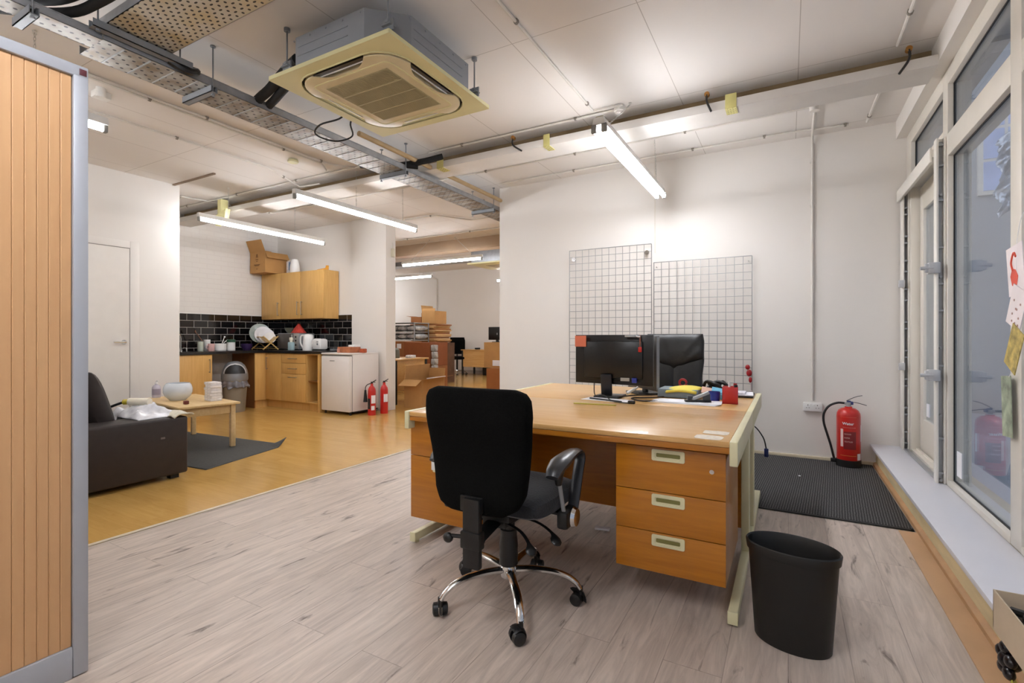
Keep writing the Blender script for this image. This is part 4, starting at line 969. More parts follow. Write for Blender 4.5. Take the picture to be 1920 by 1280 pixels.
b = B().tube(smooth_pts([(-.028, 0, .537), (-.08, 0, .536), (-.14, 0, .505), (-.178, 0, .44), (-.18, 0, .36), (-.155, 0, .26), (-.13, -.0, .17), (-.108, 0, .07), (-.10, 0, .035)], 6), .0095, n=10); b.build('hose', BLACK, fe)
bx(-.13, -.085, -.012, .012, .02, .055, bev=.006).build('hose_clip', BLACK, fe)
A0 = R(-95)
def patch(name, m, a0, a1, z0, z1, rr=r+.0006):
    b = B(); n = 14
    b.sheet(lambda u, v: Vector((rr*math.cos(a0+(a1-a0)*u), rr*math.sin(a0+(a1-a0)*u), z0+(z1-z0)*v)), n, 1); b.build(name, m, fe)
patch('instruction_panel', mat('dark_red_panel', '7d1a1e', .4), R(-118), R(-58), .155, .305)
patch('icon_strip', mat('icon_strip', 'e6c8c2', .5), R(-134), R(-120), .175, .325)
patch('stripe', mat('stripe_gold', 'd88a4a', .5), R(-135), R(-55), .098, .102)
patch('stripe', mat('stripe_pink', 'd9604f', .5), R(-135), R(-55), .445-.02, .448-.02)
patch('inspection_tag', PAPER, R(-50), R(-22), .065, .12, r+.0012)
patch('inspection_tag', PAPER, R(-22), R(-5), .22, .36, r+.0012)
text('lettering', 'Water', .031, PAPER, fe, cylmap(r, R(-97), .362), bold=True)
text('lettering', 'FIRE EXTINGUISHER', .011, mat('pink_print', 'e4807a', .5), fe, cylmap(r, R(-92), .335))
for k, s in enumerate(('WOOD', 'PAPER', 'TEXTILES')): text('lettering', s, .015, mat('pale_print', 'd9b7b0', .5), fe, cylmap(r, R(-115), .278-.032*k), align='LEFT')
B().lathe([(r+.001, .40), (r+.004, .402), (r+.004, .408), (r+.001, .41)], n=40).build('band', RED, fe) if 0 else None
def small_ext(label, x, y, rz, horn):
    t = thing('fire_extinguisher', label, 'fire extinguisher', (x, y, 0), rz, 'small red extinguishers beside the fridge')
    r = .056
    B().lathe([(0, 0), (r, 0), (r, .34), (r*.9, .375), (r*.6, .405), (.02, .42), (.018, .45), (0, .45)], n=28).build('cylinder', RED, t)
    B().tube(smooth_pts([(-.02, 0, .45), (.02, 0, .475), (.06, 0, .50)], 4), .006, n=8).cyl((0, 0, .44), (0, 0, .475), .016, n=12).tube([(0, 0, .47), (.05, 0, .468)], .005, n=8).build('valve', BLACK, t)
    b = B(); b.sheet(lambda u, v: Vector(((r+.001)*math.cos(R(-95+70*u)), (r+.001)*math.sin(R(-95+70*u)), .17+.115*v)), 8, 1); b.build('label_panel', PAPER, t)
    if horn:
        B().tube(smooth_pts([(-.01, 0, .455), (-.06, -.01, .435), (-.085, -.01, .40), (-.088, -.01, .35)], 5), .006, n=8).build('hose', BLACK, t)
        B().cyl((-.088, -.01, .36), (-.088, -.01, .19), .014, .03, n=16).build('horn', BLACK, t)
        b = B(); b.sheet(lambda u, v: Vector(((r+.001)*math.cos(R(-175+65*u)), (r+.001)*math.sin(R(-175+65*u)), .09+.15*v)), 8, 1); b.build('label_panel', mat('label_black', '222222', .5), t)
        b = B(); b.sheet(lambda u, v: Vector(((r+.001)*math.cos(R(-95+50*u)), (r+.001)*math.sin(R(-95+50*u)), .075+.06*v)), 8, 1); b.build('label_panel', PAPER, t)
small_ext('small red extinguisher with black discharge horn beside the fridge', -5.205, 5.20, R(42), True)
small_ext('small red extinguisher without horn, against the white pillar', -5.17, 5.41, R(42), False)
# ------------------------------------------------------------------ tambour cupboard, close at the left
tc_ = thing('tambour_cupboard', 'tall grey steel cupboard with wood-effect tambour slats, close at the left', 'cupboard', (-2.3, .25, 0))
GRY = mat('cupboard_grey', 'b3b6bc', .42, .15, var=.02)
b = bx(-2.52, -2.075, -.25, .750, .0, .012).box(-2.52, -2.06, -.25, .752, 1.99, 2.008, bev=.002).box(-2.52, -2.50, -.25, .752, 0, 2.0).box(-2.52, -2.06, .738, .752, 0, 2.0).box(-2.52, -2.06, -.25, -.236, 0, 2.0)
b.build('carcass', GRY, tc_, world=True)
bx(-2.062, -2.044, .713, .753, 0.004, 1.985, bev=.003).build('side_post', GRY, tc_, world=True)
bx(-2.062, -2.044, -.25, -.21, 0.004, 1.985, bev=.003).build('side_post', GRY, tc_, world=True)
bx(-2.066, -2.044, -.25, .753, 1.978, 2.016, bev=.003).build('top_rail', GRY, tc_, world=True)
bx(-2.064, -2.046, -.21, .7125, 0.0, .103, bev=.003).build('kick_rail', GRY, tc_, world=True)
b = B(); p = .0287; yy = .7125
while yy > -.21:
    y0 = yy-p; b.prism([(-2.064, y0), (-2.0575, y0), (-2.0555, y0+.0025), (-2.0555, yy-.0025), (-2.0575, yy-.0006), (-2.064, yy-.0006)], 'Z', .104, 1.985); yy = y0
b.build('tambour_door', wood('tambour_laminate', 'd3a676', 'cfa070', .45, 'Z', 2.5, dens=20), tc_, world=True)
bx(-2.046, -2.0425, .728, .748, 1.985, 2.006, bev=.001).build('lock_cap', mat('maroon_cap', '5b2f35', .3), tc_, world=True)
# ------------------------------------------------------------------ kitchen
WT = .905
def bar_handle(b, p0, p1, out, r=.005):
    p0 = Vector(p0); p1 = Vector(p1); o = Vector(out); d = (p1-p0).normalized()*.012
    b.cyl(p0+o, p1+o, r, n=8).cyl(p0+d, p0+d+o, r*.9, n=8).cyl(p1-d, p1-d+o, r*.9, n=8); return b
HND = mat('brushed_handle', 'a39d90', .35, .8)
def unit(name, label, x0, x1, y0, y1, z0, z1, cat='cabinet', group='kitchen cabinets', inner=KBEECH, face=None, th=.018):
    """hollow box; face is the open side"""
    t = thing(name, label, cat, ((x0+x1)/2, (y0+y1)/2, z0), 0, group)
    b = bx(x0, x0+th, y0, y1, z0, z1).box(x1-th, x1, y0, y1, z0, z1).box(x0+th, x1-th, y0, y1, z0, z0+th).box(x0+th, x1-th, y0, y1, z1-th, z1)
    if face == 'Y': b.box(x0+th, x1-th, y1-.008, y1, z0+th, z1-th)
    if face == 'X':
        b.bm.free(); b = bx(x0, x1, y0, y0+th, z0, z1).box(x0, x1, y1-th, y1, z0, z1).box(x0, x1, y0+th, y1-th, z0, z0+th).box(x0, x1, y0+th, y1-th, z1-th, z1).box(x0, x0+.008, y0+th, y1-th, z0+th, z1-th)
    b.build('carcass', inner, t, world=True); return t
k = unit('base_cabinet', 'beech base cabinet under the sink beside the white wall corner', -7.88, -7.30, 3.29, 4.14, .12, .863, face='X')
d = bx(-7.298, -7.28, 3.62, 4.13, .125, .855, bev=.002).build('door', KBEECH, k, world=True)
bar_handle(B(), (-7.28, 4.085, .60), (-7.28, 4.085, .80), (.028, 0, 0)).build('handle', HND, d, world=True)
bx(-7.298, -7.28, 3.29, 3.615, .125, .855, bev=.002).build('door', KBEECH, k, world=True)
bx(-7.36, -7.345, 3.29, 4.14, 0, .12).build('plinth', KBEECH, k, world=True)
k = unit('base_cabinet', 'beech corner base cabinet right of the grey swing bin', -7.30, -6.91, 4.99, 5.58, .12, .863, face='Y')
d = bx(-7.275, -6.905, 4.972, 4.99, .125, .855, bev=.002).build('door', KBEECH, k, world=True)
bar_handle(B(), (-7.235, 4.972, .60), (-7.235, 4.972, .80), (0, -.028, 0)).build('handle', HND, d, world=True)
bx(-7.30, -7.282, 4.79, 4.985, .12, .863, bev=.002).build('return_panel', KBEECH, k, world=True)
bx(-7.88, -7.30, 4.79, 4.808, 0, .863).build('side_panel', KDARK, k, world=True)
bx(-7.32, -6.91, 5.03, 5.045, 0, .12).box(-7.335, -7.32, 4.81, 5.045, 0, .12).build('plinth', KBEECH, k, world=True)
k = unit('base_cabinet', 'beech drawer cabinet with three drawers in the kitchen run', -6.905, -6.325, 4.99, 5.58, .12, .863, face='Y')
for z0, z1 in ((.715, .855), (.548, .711), (.125, .544)):
    d = bx(-6.9, -6.33, 4.972, 4.99, z0, z1, bev=.002).build('drawer', KBEECH, k, world=True)
    hz = (z0+z1)/2 if z1-z0 < .3 else z1-.045
    bar_handle(B(), (-6.71, 4.972, hz), (-6.52, 4.972, hz), (0, -.026, 0)).build('handle', HND, d, world=True)
bx(-6.905, -6.325, 5.03, 5.045, 0, .12).build('plinth', KBEECH, k, world=True)
k = unit('base_cabinet', 'open beech base unit with shelf, between drawers and fridge', -6.32, -6.055, 4.975, 5.58, .12, .863, face='Y')
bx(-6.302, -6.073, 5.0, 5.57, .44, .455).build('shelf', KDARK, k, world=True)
bx(-6.32, -6.055, 5.03, 5.045, 0, .12).build('plinth', KBEECH, k, world=True)
bx(-6.052, -6.02, 4.965, 5.58, 0, .866, bev=.002).build('end_panel', KBEECH, k, world=True)
b = B().lathe([(0, 0), (.035, 0), (.038, .01), (.036, .12), (.02, .15), (.013, .16), (.013, .18), (0, .18)], (-6.13, 5.12, .4555), n=16).box(-6.15, -6.10, 5.11, 5.13, .632, .65, bev=.004)
solo('spray_bottle', b, WPL, 'white spray bottle on the shelf of the open base unit', 'bottle', (-6.13, 5.12, .456))
b = B().lathe([(0, 0), (.06, 0), (.07, .1), (.05, .2), (.0, .24)], (-6.15, 5.2, .139), n=14)
solo('black_sack', b, mat('dark_sack', '2a2624', .6, var=.3, scale=20), 'dark bundled sack on the floor of the open base unit', 'sack', (-6.15, 5.2, .14))
wt = B().prism([(-7.884, 3.272), (-7.262, 3.272), (-7.262, 4.95), (-6.0, 4.95), (-6.0, 5.603), (-7.884, 5.603)], 'Z', .866, WT, bev=.003)
solo('worktop', wt, mat('black_worktop', '1e1c1d', .25, var=.3, scale=60, coat=.2), 'black L-shaped kitchen worktop along the tiled walls', 'worktop', (-7.3, 5, .866))
def wallunit(label, xs):
    k = unit('wall_cabinet', label, xs[0]+.003, xs[-1]-.003, 5.32, 5.603, 1.408, 2.175, face='Y', group='wall cabinets')
    for i, (a, c) in enumerate(zip(xs, xs[1:])):
        d = bx(a+.0035, c-.0035, 5.30, 5.319, 1.412, 2.172, bev=.002).build('door', KBEECH, k, world=True)
        hx = (c-.05) if (i == 0) else (a+.045)
        bar_handle(B(), (hx, 5.30, 1.47), (hx, 5.30, 1.69), (0, -.028, 0)).build('handle', HND, d, world=True)
    return k
wallunit('single beech wall cabinet under the open cardboard box', (-7.88, -7.373))
wallunit('double beech wall cabinet with two meeting bar handles', (-7.371, -6.88, -6.335))
# open cardboard box up there
def carton(name, label, x0, x1, y0, y1, z0, z1, m=CARD, flaps=(), rz=0, cat='box', group=None, th=.005, inner=None, marks=None, hfl=None):
    cx, cy = (x0+x1)/2, (y0+y1)/2; t = thing(name, label, cat, (cx, cy, z0), rz, group)
    w, d, h = (x1-x0)/2, (y1-y0)/2, z1-z0; open_ = bool(flaps)
    b = bx(-w, w, -d, d, 0, th).box(-w, -w+th, -d, d, th, h).box(w-th, w, -d, d, th, h).box(-w+th, w-th, -d, -d+th, th, h).box(-w+th, w-th, d-th, d, th, h)
    if not open_: b.box(-w+th, w-th, -d+th, d-th, h-th, h)
    b.build('box_body', m, t)
    for side, ang, ln in flaps:
        ax = {'F': 'X', 'K': 'X', 'L': 'Y', 'R': 'Y'}[side]
        f = B()
        if side == 'F': f.box(-w, w, -d, -d+th*.7, h, h+ln, rot=Matrix.Rotation(R(ang), 3, 'X'), pivot=(0, -d, h))
        if side == 'K': f.box(-w, w, d-th*.7, d, h, h+ln, rot=Matrix.Rotation(R(-ang), 3, 'X'), pivot=(0, d, h))
        if side == 'L': f.box(-w, -w+th*.7, -d, d, h, h+ln, rot=Matrix.Rotation(R(-ang), 3, 'Y'), pivot=(-w, 0, h))
        if side == 'R': f.box(w-th*.7, w, -d, d, h, h+ln, rot=Matrix.Rotation(R(ang), 3, 'Y'), pivot=(w, 0, h))
        f.build('flap', m, t)
    return t
bxx = carton('cardboard_box', 'open cardboard box with raised flap on top of the wall cabinet', -7.87, -7.47, 5.09, 5.50, 2.177, 2.515, flaps=(('F', 22, .20), ('R', 150, .12), ('L', 20, .1)))
PR = mat('box_print', '6b4522', .8)
b = B()
for z, w_ in ((.27, .022), (.255, .03), (.215, .035), (.185, .02), (.13, .08), (.115, .06), (.06, .02)): b.box(-.015-w_, -.015+w_, -.2065, -.205, z, z+.010)
b.prism([(-.04, .285), (.01, .285), (-.015, .315)], 'Y', -.2065, -.205); b.build('printed_marks', PR, bxx)
b = B().lathe([(0, 0), (.075, 0), (.082, .01), (.078, .10), (.06, .2), (.045, .225), (.0, .235)], (-7.17, 5.42, 2.178), n=24)
kt = thing('jug_kettle', 'white jug kettle on top of the wall cabinets beside the box', 'kettle', (-7.17, 5.42, 2.178))
b.build('body', WPL, kt, world=True)
B().tube(smooth_pts([(-7.23, 5.40, 2.39), (-7.29, 5.40, 2.38), (-7.31, 5.40, 2.30), (-7.29, 5.40, 2.23), (-7.245, 5.40, 2.215)], 5), .010, n=8).build('handle', WPL, kt, world=True)
bx(-7.252, -7.245, 5.36, 5.44, 2.22, 2.36, bev=.003).build('water_gauge', mat('gauge_blue', '7e8ea5', .3), kt, world=True)
solo('paper_packet', bx(-7.36, -7.30, 5.40, 5.5, 2.178, 2.38, bev=.003), mat('speckled_packet', 'd8d2cf', .6, var=.2, scale=50), 'pale speckled packet standing between box and kettle', 'packet', (-7.33, 5.45, 2.178))
b = B().prism([(-6.58, 2.178), (-6.34, 2.178), (-6.34, 2.245), (-6.375, 2.245), (-6.385, 2.205), (-6.58, 2.195)], 'Y', 5.38, 5.41, bev=.002)
solo('staple_gun', b, mat('mustard_plastic', 'd7962f', .4), 'mustard yellow tool lying on the right end of the wall cabinets', 'tool', (-6.45, 5.4, 2.178))
# fridge
fr = thing('fridge', 'small white undercounter fridge with one door', 'fridge', (-5.70, 5.25, 0))
FW = mat('fridge_white', 'e9e4e0', .3, var=.01)
bx(-5.98, -5.405, 5.03, 5.54, .05, .865, bev=.006).build('cabinet_shell', FW, fr, world=True)
d = bx(-5.98, -5.405, 4.965, 5.022, .05, .840, bev=.01).build('door', FW, fr, world=True)
bx(-5.975, -5.41, 5.022, 5.030, .06, .84).build('door_seal', mat('seal_grey', '8f8d8b', .6), fr, world=True)
bx(-5.985, -5.40, 4.965, 5.55, .862, .886, bev=.008).build('top_cap', FW, fr, world=True)
bx(-5.98, -5.41, 4.985, 5.02, .842, .862).build('grip_recess', mat('seal_grey', '8f8d8b', .6), fr, world=True)
for x in (-5.95, -5.44):
    for y in (5.02, 5.5): B().cyl((x, y, 0), (x, y, .052), .016, n=12).build('foot', BLACK, fr, world=True)
bx(-5.97, -5.415, 5.05, 5.53, .03, .052).build('underside', BLACK, fr, world=True)
bx(-5.80, -5.70, 4.9635, 4.966, .765, .78, bev=.001).build('badge', mat('fridge_badge', 'b9b4b2', .3, .3), fr, world=True)
FT = .8865
t = thing('wrapped_box', 'shiny copper-coloured wrapped box on top of the fridge', 'box', (-5.64, 5.17, FT))
bx(-5.75, -5.49, 5.06, 5.26, FT, FT+.085, bev=.004).build('carton', mat('copper_wrap', 'b5714d', .3, .2, var=.25, scale=14), t, world=True)
bx(-5.755, -5.70, 5.05, 5.08, FT, FT+.06, bev=.01).build('foil_corner', mat('pink_foil', 'd99b86', .25, .3, var=.3, scale=30), t, world=True)
solo('copper_tin', bx(-5.45, -5.40+.02, 5.20, 5.28, FT, FT+.06, bev=.008), mat('red_copper', 'c4603f', .3, .2, var=.3, scale=30), 'small red-orange tin at the right edge of the fridge top', 'tin', (-5.43, 5.2, FT))
solo('plastic_tub', bx(-5.86, -5.72, 5.36, 5.48, FT, FT+.11, bev=.008), WPL, 'white plastic tub behind the copper-coloured wrapped box', 'tub', (-5.8, 5.4, FT))
# swing bin
sb = thing('swing_bin', 'grey swing-top kitchen bin with a crumpled liner under the worktop', 'bin', (-7.24, 4.44, 0))
B().lathe([(0, 0), (.135, 0), (.14, .01), (.17, .46), (.172, .47), (.0, .47)], n=32).build('bin_body', mat('bin_taupe', '8f887b', .5), sb)
b = B()
def liner(u, v):
    a = 2*PI*u; r = .166+.022*v+.02*noise.noise(Vector((math.cos(a)*3, math.sin(a)*3, v*3)))*v*1.6+.012*math.sin(a*11)*v
    return Vector((r*math.cos(a), r*math.sin(a), .49-.13*v+.04*noise.noise(Vector((math.cos(a)*2, math.sin(a)*2, 7)))*v))
b.sheet(liner, 60, 8); o = b.build('liner', mat('liner_grey', '76757a', .25, var=.4, scale=16), sb); o.modifiers.new('t', 'SOLIDIFY').thickness = .003
prof = [(.176, .47), (.18, .49), (.178, .56), (.165, .62), (.135, .69), (.09, .735), (.04, .752), (0, .755)]
B().lathe(prof, n=32).build('dome_lid', mat('lid_silver', '8d9094', .35, .3), sb)
b = B()
def drad(z):
    for (r0, z0), (r1, z1) in zip(prof[1:], prof[2:]):
        if z0 <= z <= z1: return r0+(r1-r0)*(z-z0)/(z1-z0)
    return .17
def flap(off, sc):
    def f(u, v):
        z = .575+.135*sc*v; w_ = .135*sc*math.sqrt(max(0, 1-v*v)); x = (2*u-1)*w_
        return Vector((x, -math.sqrt(max(1e-5, drad(z)**2-x*x))-off, z))
    return f
b.sheet(flap(.004, 1.1), 16, 14); b.bm.transform(Matrix.Rotation(R(60), 4, 'Z')); b.build('flap_rim', mat('rim_pale', 'c9cacb', .35), sb)
b = B(); b.sheet(flap(.009, 1.0), 16, 14); b.bm.transform(Matrix.Rotation(R(60), 4, 'Z')); b.build('swing_flap', mat('flap_black', '1d1e21', .4), sb)
# worktop things, left run: x about -7.6
tp = thing('kitchen_tap', 'chrome swan-neck kitchen tap at the sink by the wall corner', 'tap', (-7.72, 3.93, WT))
B().tube(smooth_pts([(0, 0, 0), (0, 0, .12), (0, 0, .20), (0, -.02, .245), (0, -.07, .255), (.02, -.13, .23)], 5), .010, n=10).cyl((0, 0, 0), (0, 0, .03), .024, n=16).build('spout', CHROME, tp)
B().cyl((0, -.08, .0), (0, -.08, .045), .012, n=12).cyl((0, -.085, .045), (0, -.035, .055), .006, n=8).cyl((0, .08, .0), (0, .08, .045), .012, n=12).cyl((0, .085, .045), (0, .035, .055), .006, n=8).build('lever', CHROME, tp)
def mug(name, label, x, y, m, r=.04, h=.09, z=None, handle=True, cat='mug', group=None):
    t = thing(name, label, cat, (x, y, WT+.0005 if z is None else z), 0, group)
    B().lathe([(0, 0), (r*.9, 0), (r, .006), (r, h), (r-.004, h), (r-.005, .008), (0, .008)], n=22).build('body', m, t)
    if handle: B().tube(smooth_pts([(0, -r+.002, h*.8), (0, -r-.022, h*.75), (0, -r-.026, h*.45), (0, -r+.002, h*.25)], 4), .005, n=6).build('handle', m, t)
    return t
mug('dish_soap_cup', 'pale green cup beside the sink tap', -7.6, 4.14, mat('pale_green', 'cdd3c2', .4), .04, .14, handle=False, cat='cup')
mug('mug', 'white ribbed mug behind the pink mug', -7.68, 4.28, WPL, .045, .17, handle=False)
mug('mug', 'pink mug on the left worktop run', -7.55, 4.27, mat('pink_ceramic', 'e9bdb8', .3), .045, .11)
mug('saucepan', 'white pan with lid on the worktop beside the pink mug', -7.6, 4.43, WPL, .085, .11, cat='pan')
b = B().cyl((-7.66, 4.20, WT+.15), (-7.70, 4.13, WT+.28), .006, n=8).sphere((-7.70, 4.12, WT+.29), .015, 8, (1, .6, 1.6))
solo('wooden_spoon', b, mat('spoon_wood', '6e4630', .6), 'dark wooden spoon leaning out of the white ribbed mug', 'spoon', (-7.66, 4.2, WT+.15))
t = mug('storage_jar', 'white jar with dark green lid on the left worktop run', -7.6, 4.60, WPL, .06, .13, handle=False, cat='jar')
B().lathe([(0, .128), (.066, .128), (.066, .165), (.05, .172), (0, .172)], n=22).build('lid', mat('bottle_green', '27513b', .4), t)
b = B().cyl((-7.58, 4.45, WT+.115), (-7.56, 4.47, WT+.20), .006, n=6).sphere((-7.556, 4.474, WT+.21), .014, 8).cyl((-7.63, 4.5, WT+.115), (-7.6, 4.55, WT+.17), .006, n=6)
solo('washing_up_brush', b, WPL, 'white washing-up brush standing on the pan', 'brush', (-7.6, 4.46, WT+.11))
# plate rack with plates
pr = thing('plate_rack', 'folding bamboo plate rack in the worktop corner', 'plate rack', (-7.52, 5.12, WT+.001), R(-12))
M_ = wood('bamboo', 'd8b673', 'c69f58', .5, 'X', 4)
for s in (-1, 1):
    b = B()
    for x in (-.22, .22): b.box(x-.008, x+.008, -.008, .008, -.16, .16, rot=Matrix.Rotation(R(48*s), 3, 'X'), pivot=(x, 0, 0))
    for k in range(13): 
        x = -.20+k*.0333; b.cyl((x, -.0*s, 0), (x, -.105*s*-1, .10), .0035, n=6)
    for u in (-.14, .0, .14): 
        p = Matrix.Rotation(R(48*s), 3, 'X') @ Vector((0, 0, u)); b.cyl((-.22, p.y, p.z), (.22, p.y, p.z), .0065, n=6)
    b.bm.transform(Matrix.Translation((0, 0, .115))); b.build('folding_frame', M_, pr)
PLATES = [(-.12, .165, -.03, 'large glass plate at the back of the bamboo rack', mat('glass_plate', '9aa39c', .1, var=.1)), (-.06, .14, 0, 'white dinner plate behind the ringed plate in the rack', mat('plate_white', 'e6e4e4', .25)), (.0, .125, .02, 'white ringed plate in the middle of the bamboo rack', mat('plate_white', 'e6e4e4', .25)), (.07, .09, .05, 'small white saucer in front in the bamboo rack', mat('plate_cream', 'efece6', .25))]
for x, r, dy, lab, m_ in PLATES:
    ca, sa = math.cos(R(-12)), math.sin(R(-12)); X = -7.52+x*ca-dy*sa; Y = 5.12+x*sa+dy*ca
    rt = Matrix.Rotation(R(22), 3, 'Z') @ Matrix.Rotation(R(-72), 3, 'Y') @ Matrix.Identity(3)
    b = B().lathe([(0, 0), (r*.6, 0), (r*.68, .006), (r, .014), (r, .018), (r*.66, .010), (0, .005)], (X, Y, WT+.11+r*.95), n=28, rot=Matrix.Rotation(R(-22), 3, 'Z') @ Matrix.Rotation(R(76), 3, 'Y'))
    solo('plate', b, m_, lab, 'plate', (X, Y, WT+.15), group='plates in the bamboo rack')
b = B().lathe([(0, 0), (.05, 0), (.08, .05), (.085, .10), (.08, .10), (.05, .01), (0, .008)], (-7.62, 4.87, WT+.0005), n=20)
solo('mixing_bowl', b, mat('deep_purple', '35214f', .35), 'dark purple bowl under the bamboo rack corner', 'bowl', (-7.62, 4.87, WT))
mw = thing('microwave', 'silver microwave with black door below the wall cabinets', 'microwave', (-7.06, 5.38, WT+.001))
bx(-.33, .20, -.12, .18, .012, .27, bev=.008).build('casing', SILVER, mw)
bx(-.325, .07, -.128, -.12, .02, .262, bev=.003).box(-.29, .03, -.1295, -.127, .05, .23, bev=.002).build('door', mat('oven_door', '55504d', .25), mw)
bx(.075, .195, -.127, -.12, .02, .262, bev=.003).box(.04, .06, -.145, -.128, .03, .25, bev=.004).build('control_panel', mat('panel_silver', 'b4b0ab', .35, .3), mw)
for z in (.08, .15, .21): B().cyl((.135, -.127, z), (.135, -.135, z), .014, n=14).build('knob', BLACK, mw)
b = B()
for x in (-.3, .17): b.box(x-.012, x+.012, -.1, -.07, 0, .012).box(x-.012, x+.012, .12, .15, 0, .012)
b.build('feet', BLACK, mw)
b = B().lathe([(0, 0), (.05, 0), (.09, .05), (.105, .09), (.10, .09), (.05, .008), (0, .008)], (-7.22, 5.38, WT+.272), n=24)
solo('glass_bowl', b, mat('smoked_glass', '5d6358', .12), 'smoky glass bowl on top of the microwave', 'bowl', (-7.22, 5.38, WT+.27))
b = B()
def cloth(u, v):
    a = 2*PI*u; r = .13*(1-v)**.8+.01; return Vector((-7.02+r*math.cos(a)*1.1, 5.38+r*math.sin(a)*.7, WT+.274+.15*v**1.3+.02*noise.noise(Vector((math.cos(a)*2, math.sin(a)*2, v*5)))*(v+.2)+.003))
b.sheet(cloth, 30, 10); solo('tea_towel', b, mat('red_cloth', 'b5372a', .85, var=.25, scale=20), 'crumpled red cloth heaped on top of the microwave', 'cloth', (-7.02, 5.38, WT+.28))
so = thing('soap_bottle', 'pale blue soap bottle with white pump before the microwave', 'bottle', (-6.86, 5.12, WT+.001))
bx(-.05, .05, -.03, .03, 0, .13, bev=.012).build('bottle', mat('pale_blue_soap', 'a9c3c9', .25), so)
B().lathe([(0, .128), (.022, .128), (.024, .16), (.03, .165), (.028, .20), (0, .205)], n=16).build('cap', mat('cap_cream', 'e6e2cf', .4), so)
kt = thing('kettle', 'white upright kettle on the worktop left of the toaster', 'kettle', (-6.58, 5.22, WT+.001))
B().lathe([(0, 0), (.085, 0), (.088, .02), (.075, .23), (.06, .25), (0, .255)], n=28, sx=.95).build('body', WPL, kt)
B().tube(smooth_pts([(-.06, -.03, .235), (-.11, -.05, .22), (-.115, -.055, .12), (-.08, -.04, .04)], 5), .013, n=8).build('handle', WPL, kt)
B().tube([(.04, -.05, .06), (.04, -.056, .18)], .006, n=6).build('water_gauge', mat('gauge_blue', '7e8ea5', .3), kt)
kt = thing('toaster', 'white rounded toaster at the worktop end beside the fridge', 'toaster', (-6.36, 5.25, WT+.001))
bx(-.10, .11, -.08, .08, .01, .185, bev=.04).build('body', WPL, kt)
bx(-.07, .08, -.03, -.01, .18, .187).box(-.07, .08, .01, .03, .18, .187).build('slots', BLACK, kt)
B().cyl((.05, -.08, .1), (.05, -.09, .1), .014, n=14).box(.03, .07, -.09, -.08, .13, .142).build('controls', mat('dial_grey', '8d8f92', .4), kt)
b = bx(-.09, .1, -.07, .07, 0, .012); b.build('base', BLACK, kt)
b = B().cyl((-6.24, 5.36, WT+.012), (-6.05, 5.42, WT+.012), .010, n=8).lathe([(0, 0), (.05, 0), (.06, .03), (0, .03)], (-6.13, 5.32, WT+.0005), n=18)
solo('small_pan', b, SILVER, 'small steel pan lying beside the toaster', 'pan', (-6.13, 5.32, WT))
# ------------------------------------------------------------------ sofa corner
sf = thing('sofa', 'low dark brown faux-leather sofa cut off by the tambour cupboard', 'sofa', (-5.2, 1.75, 0))
def soft(b, *a, bev=.03, **k): return b.box(*a, bev=bev, seg=3, **k)
soft(B(), -4.50, -4.21, 1.22, 2.20, .035, .485, bev=.018).build('arm', BROWNL, sf, world=True)
soft(B(), -6.30, -6.02, 1.22, 2.20, .035, .485, bev=.018).build('arm', BROWNL, sf, world=True)
soft(B(), -6.02, -4.50, 1.22, 2.17, .035, .28, bev=.015).build('seat_base', BROWNL, sf, world=True)
soft(B(), -6.02, -5.265, 1.55, 2.20, .28, .43, bev=.05).build('seat_cushion', BROWNL, sf, world=True)
soft(B(), -5.255, -4.505, 1.55, 2.20, .28, .43, bev=.05).build('seat_cushion', BROWNL, sf, world=True)
soft(B(), -6.30, -4.21, 1.02, 1.28, .035, .78, bev=.04).build('back_frame', BROWNL, sf, world=True)
for x0, x1 in ((-6.02, -5.265), (-5.255, -4.45)):
    B().pillow(lambda t: (x1-x0)/2-.004, .46, .11, lambda x, l, y: Vector(((x0+x1)/2+x, 1.77-.30*l+y, .40+l)), n=16, m=14, pw=3.5).build('back_cushion', BROWNL, sf, world=True)
for x in (-4.28, -6.22):
    for y in (1.28, 2.12): bx(x-.03, x+.03, y-.03, y+.03, 0, .04).build('foot', BLACK, sf, world=True)
bx(-4.2095, -4.2085, 2.0, 2.03, .33, .345).build('scuff_mark', mat('scuff_grey', '6f6662', .8), sf, world=True)
b = B()
def cl(u, v):
    x = -4.98+.70*u; y = 1.88+.29*v; e = min(u, 1-u, v, 1-v)*4
    return Vector((x, y, .440+.05*(u > .5)+.075*min(1, e)+.05*noise.noise(Vector((x*9, y*9, 1)))*min(1, e*1.5)+.02*noise.noise(Vector((x*26, y*26, 1)))*min(1, e)))
b.sheet(cl, 46, 36); o = solo('plastic_bag', b, mat('crinkled_white_film', 'e6e6ea', .22, var=.10, scale=26), 'crinkled white plastic bag heaped on the sofa end and arm', 'plastic bag', (-4.6, 1.95, .48), smooth=50); o.modifiers.new('t', 'SOLIDIFY').thickness = .006
b = B()
def cl2(u, v):
    x = -4.60+.42*u; y = 2.08+.15*v; return Vector((x, y, .494+.03*math.sin(PI*v)+.018*noise.noise(Vector((x*14, y*14, 5)))))
b.sheet(cl2, 26, 10); o = solo('folded_cloth', b, mat('cream_cloth', 'd9d3bf', .85, var=.15, scale=30), 'cream folded cloth on the sofa arm front beside the plastic bag', 'cloth', (-4.4, 2.15, .49)); o.modifiers.new('t', 'SOLIDIFY').thickness = .008
lr = thing('lint_roller', 'lint roller with black handle lying on the white plastic bag', 'lint roller', (-4.60, 1.96, .585), R(22))
B().cyl((0, 0, .015), (.16, .02, .015), .030, n=20).build('paper_roll', mat('roll_cream', 'ece4cf', .7), lr)
B().cyl((-.045, -.006, .012), (0, 0, .015), .022, n=16).build('roll_end', mat('roll_yellow', 'd6c23c', .4), lr)
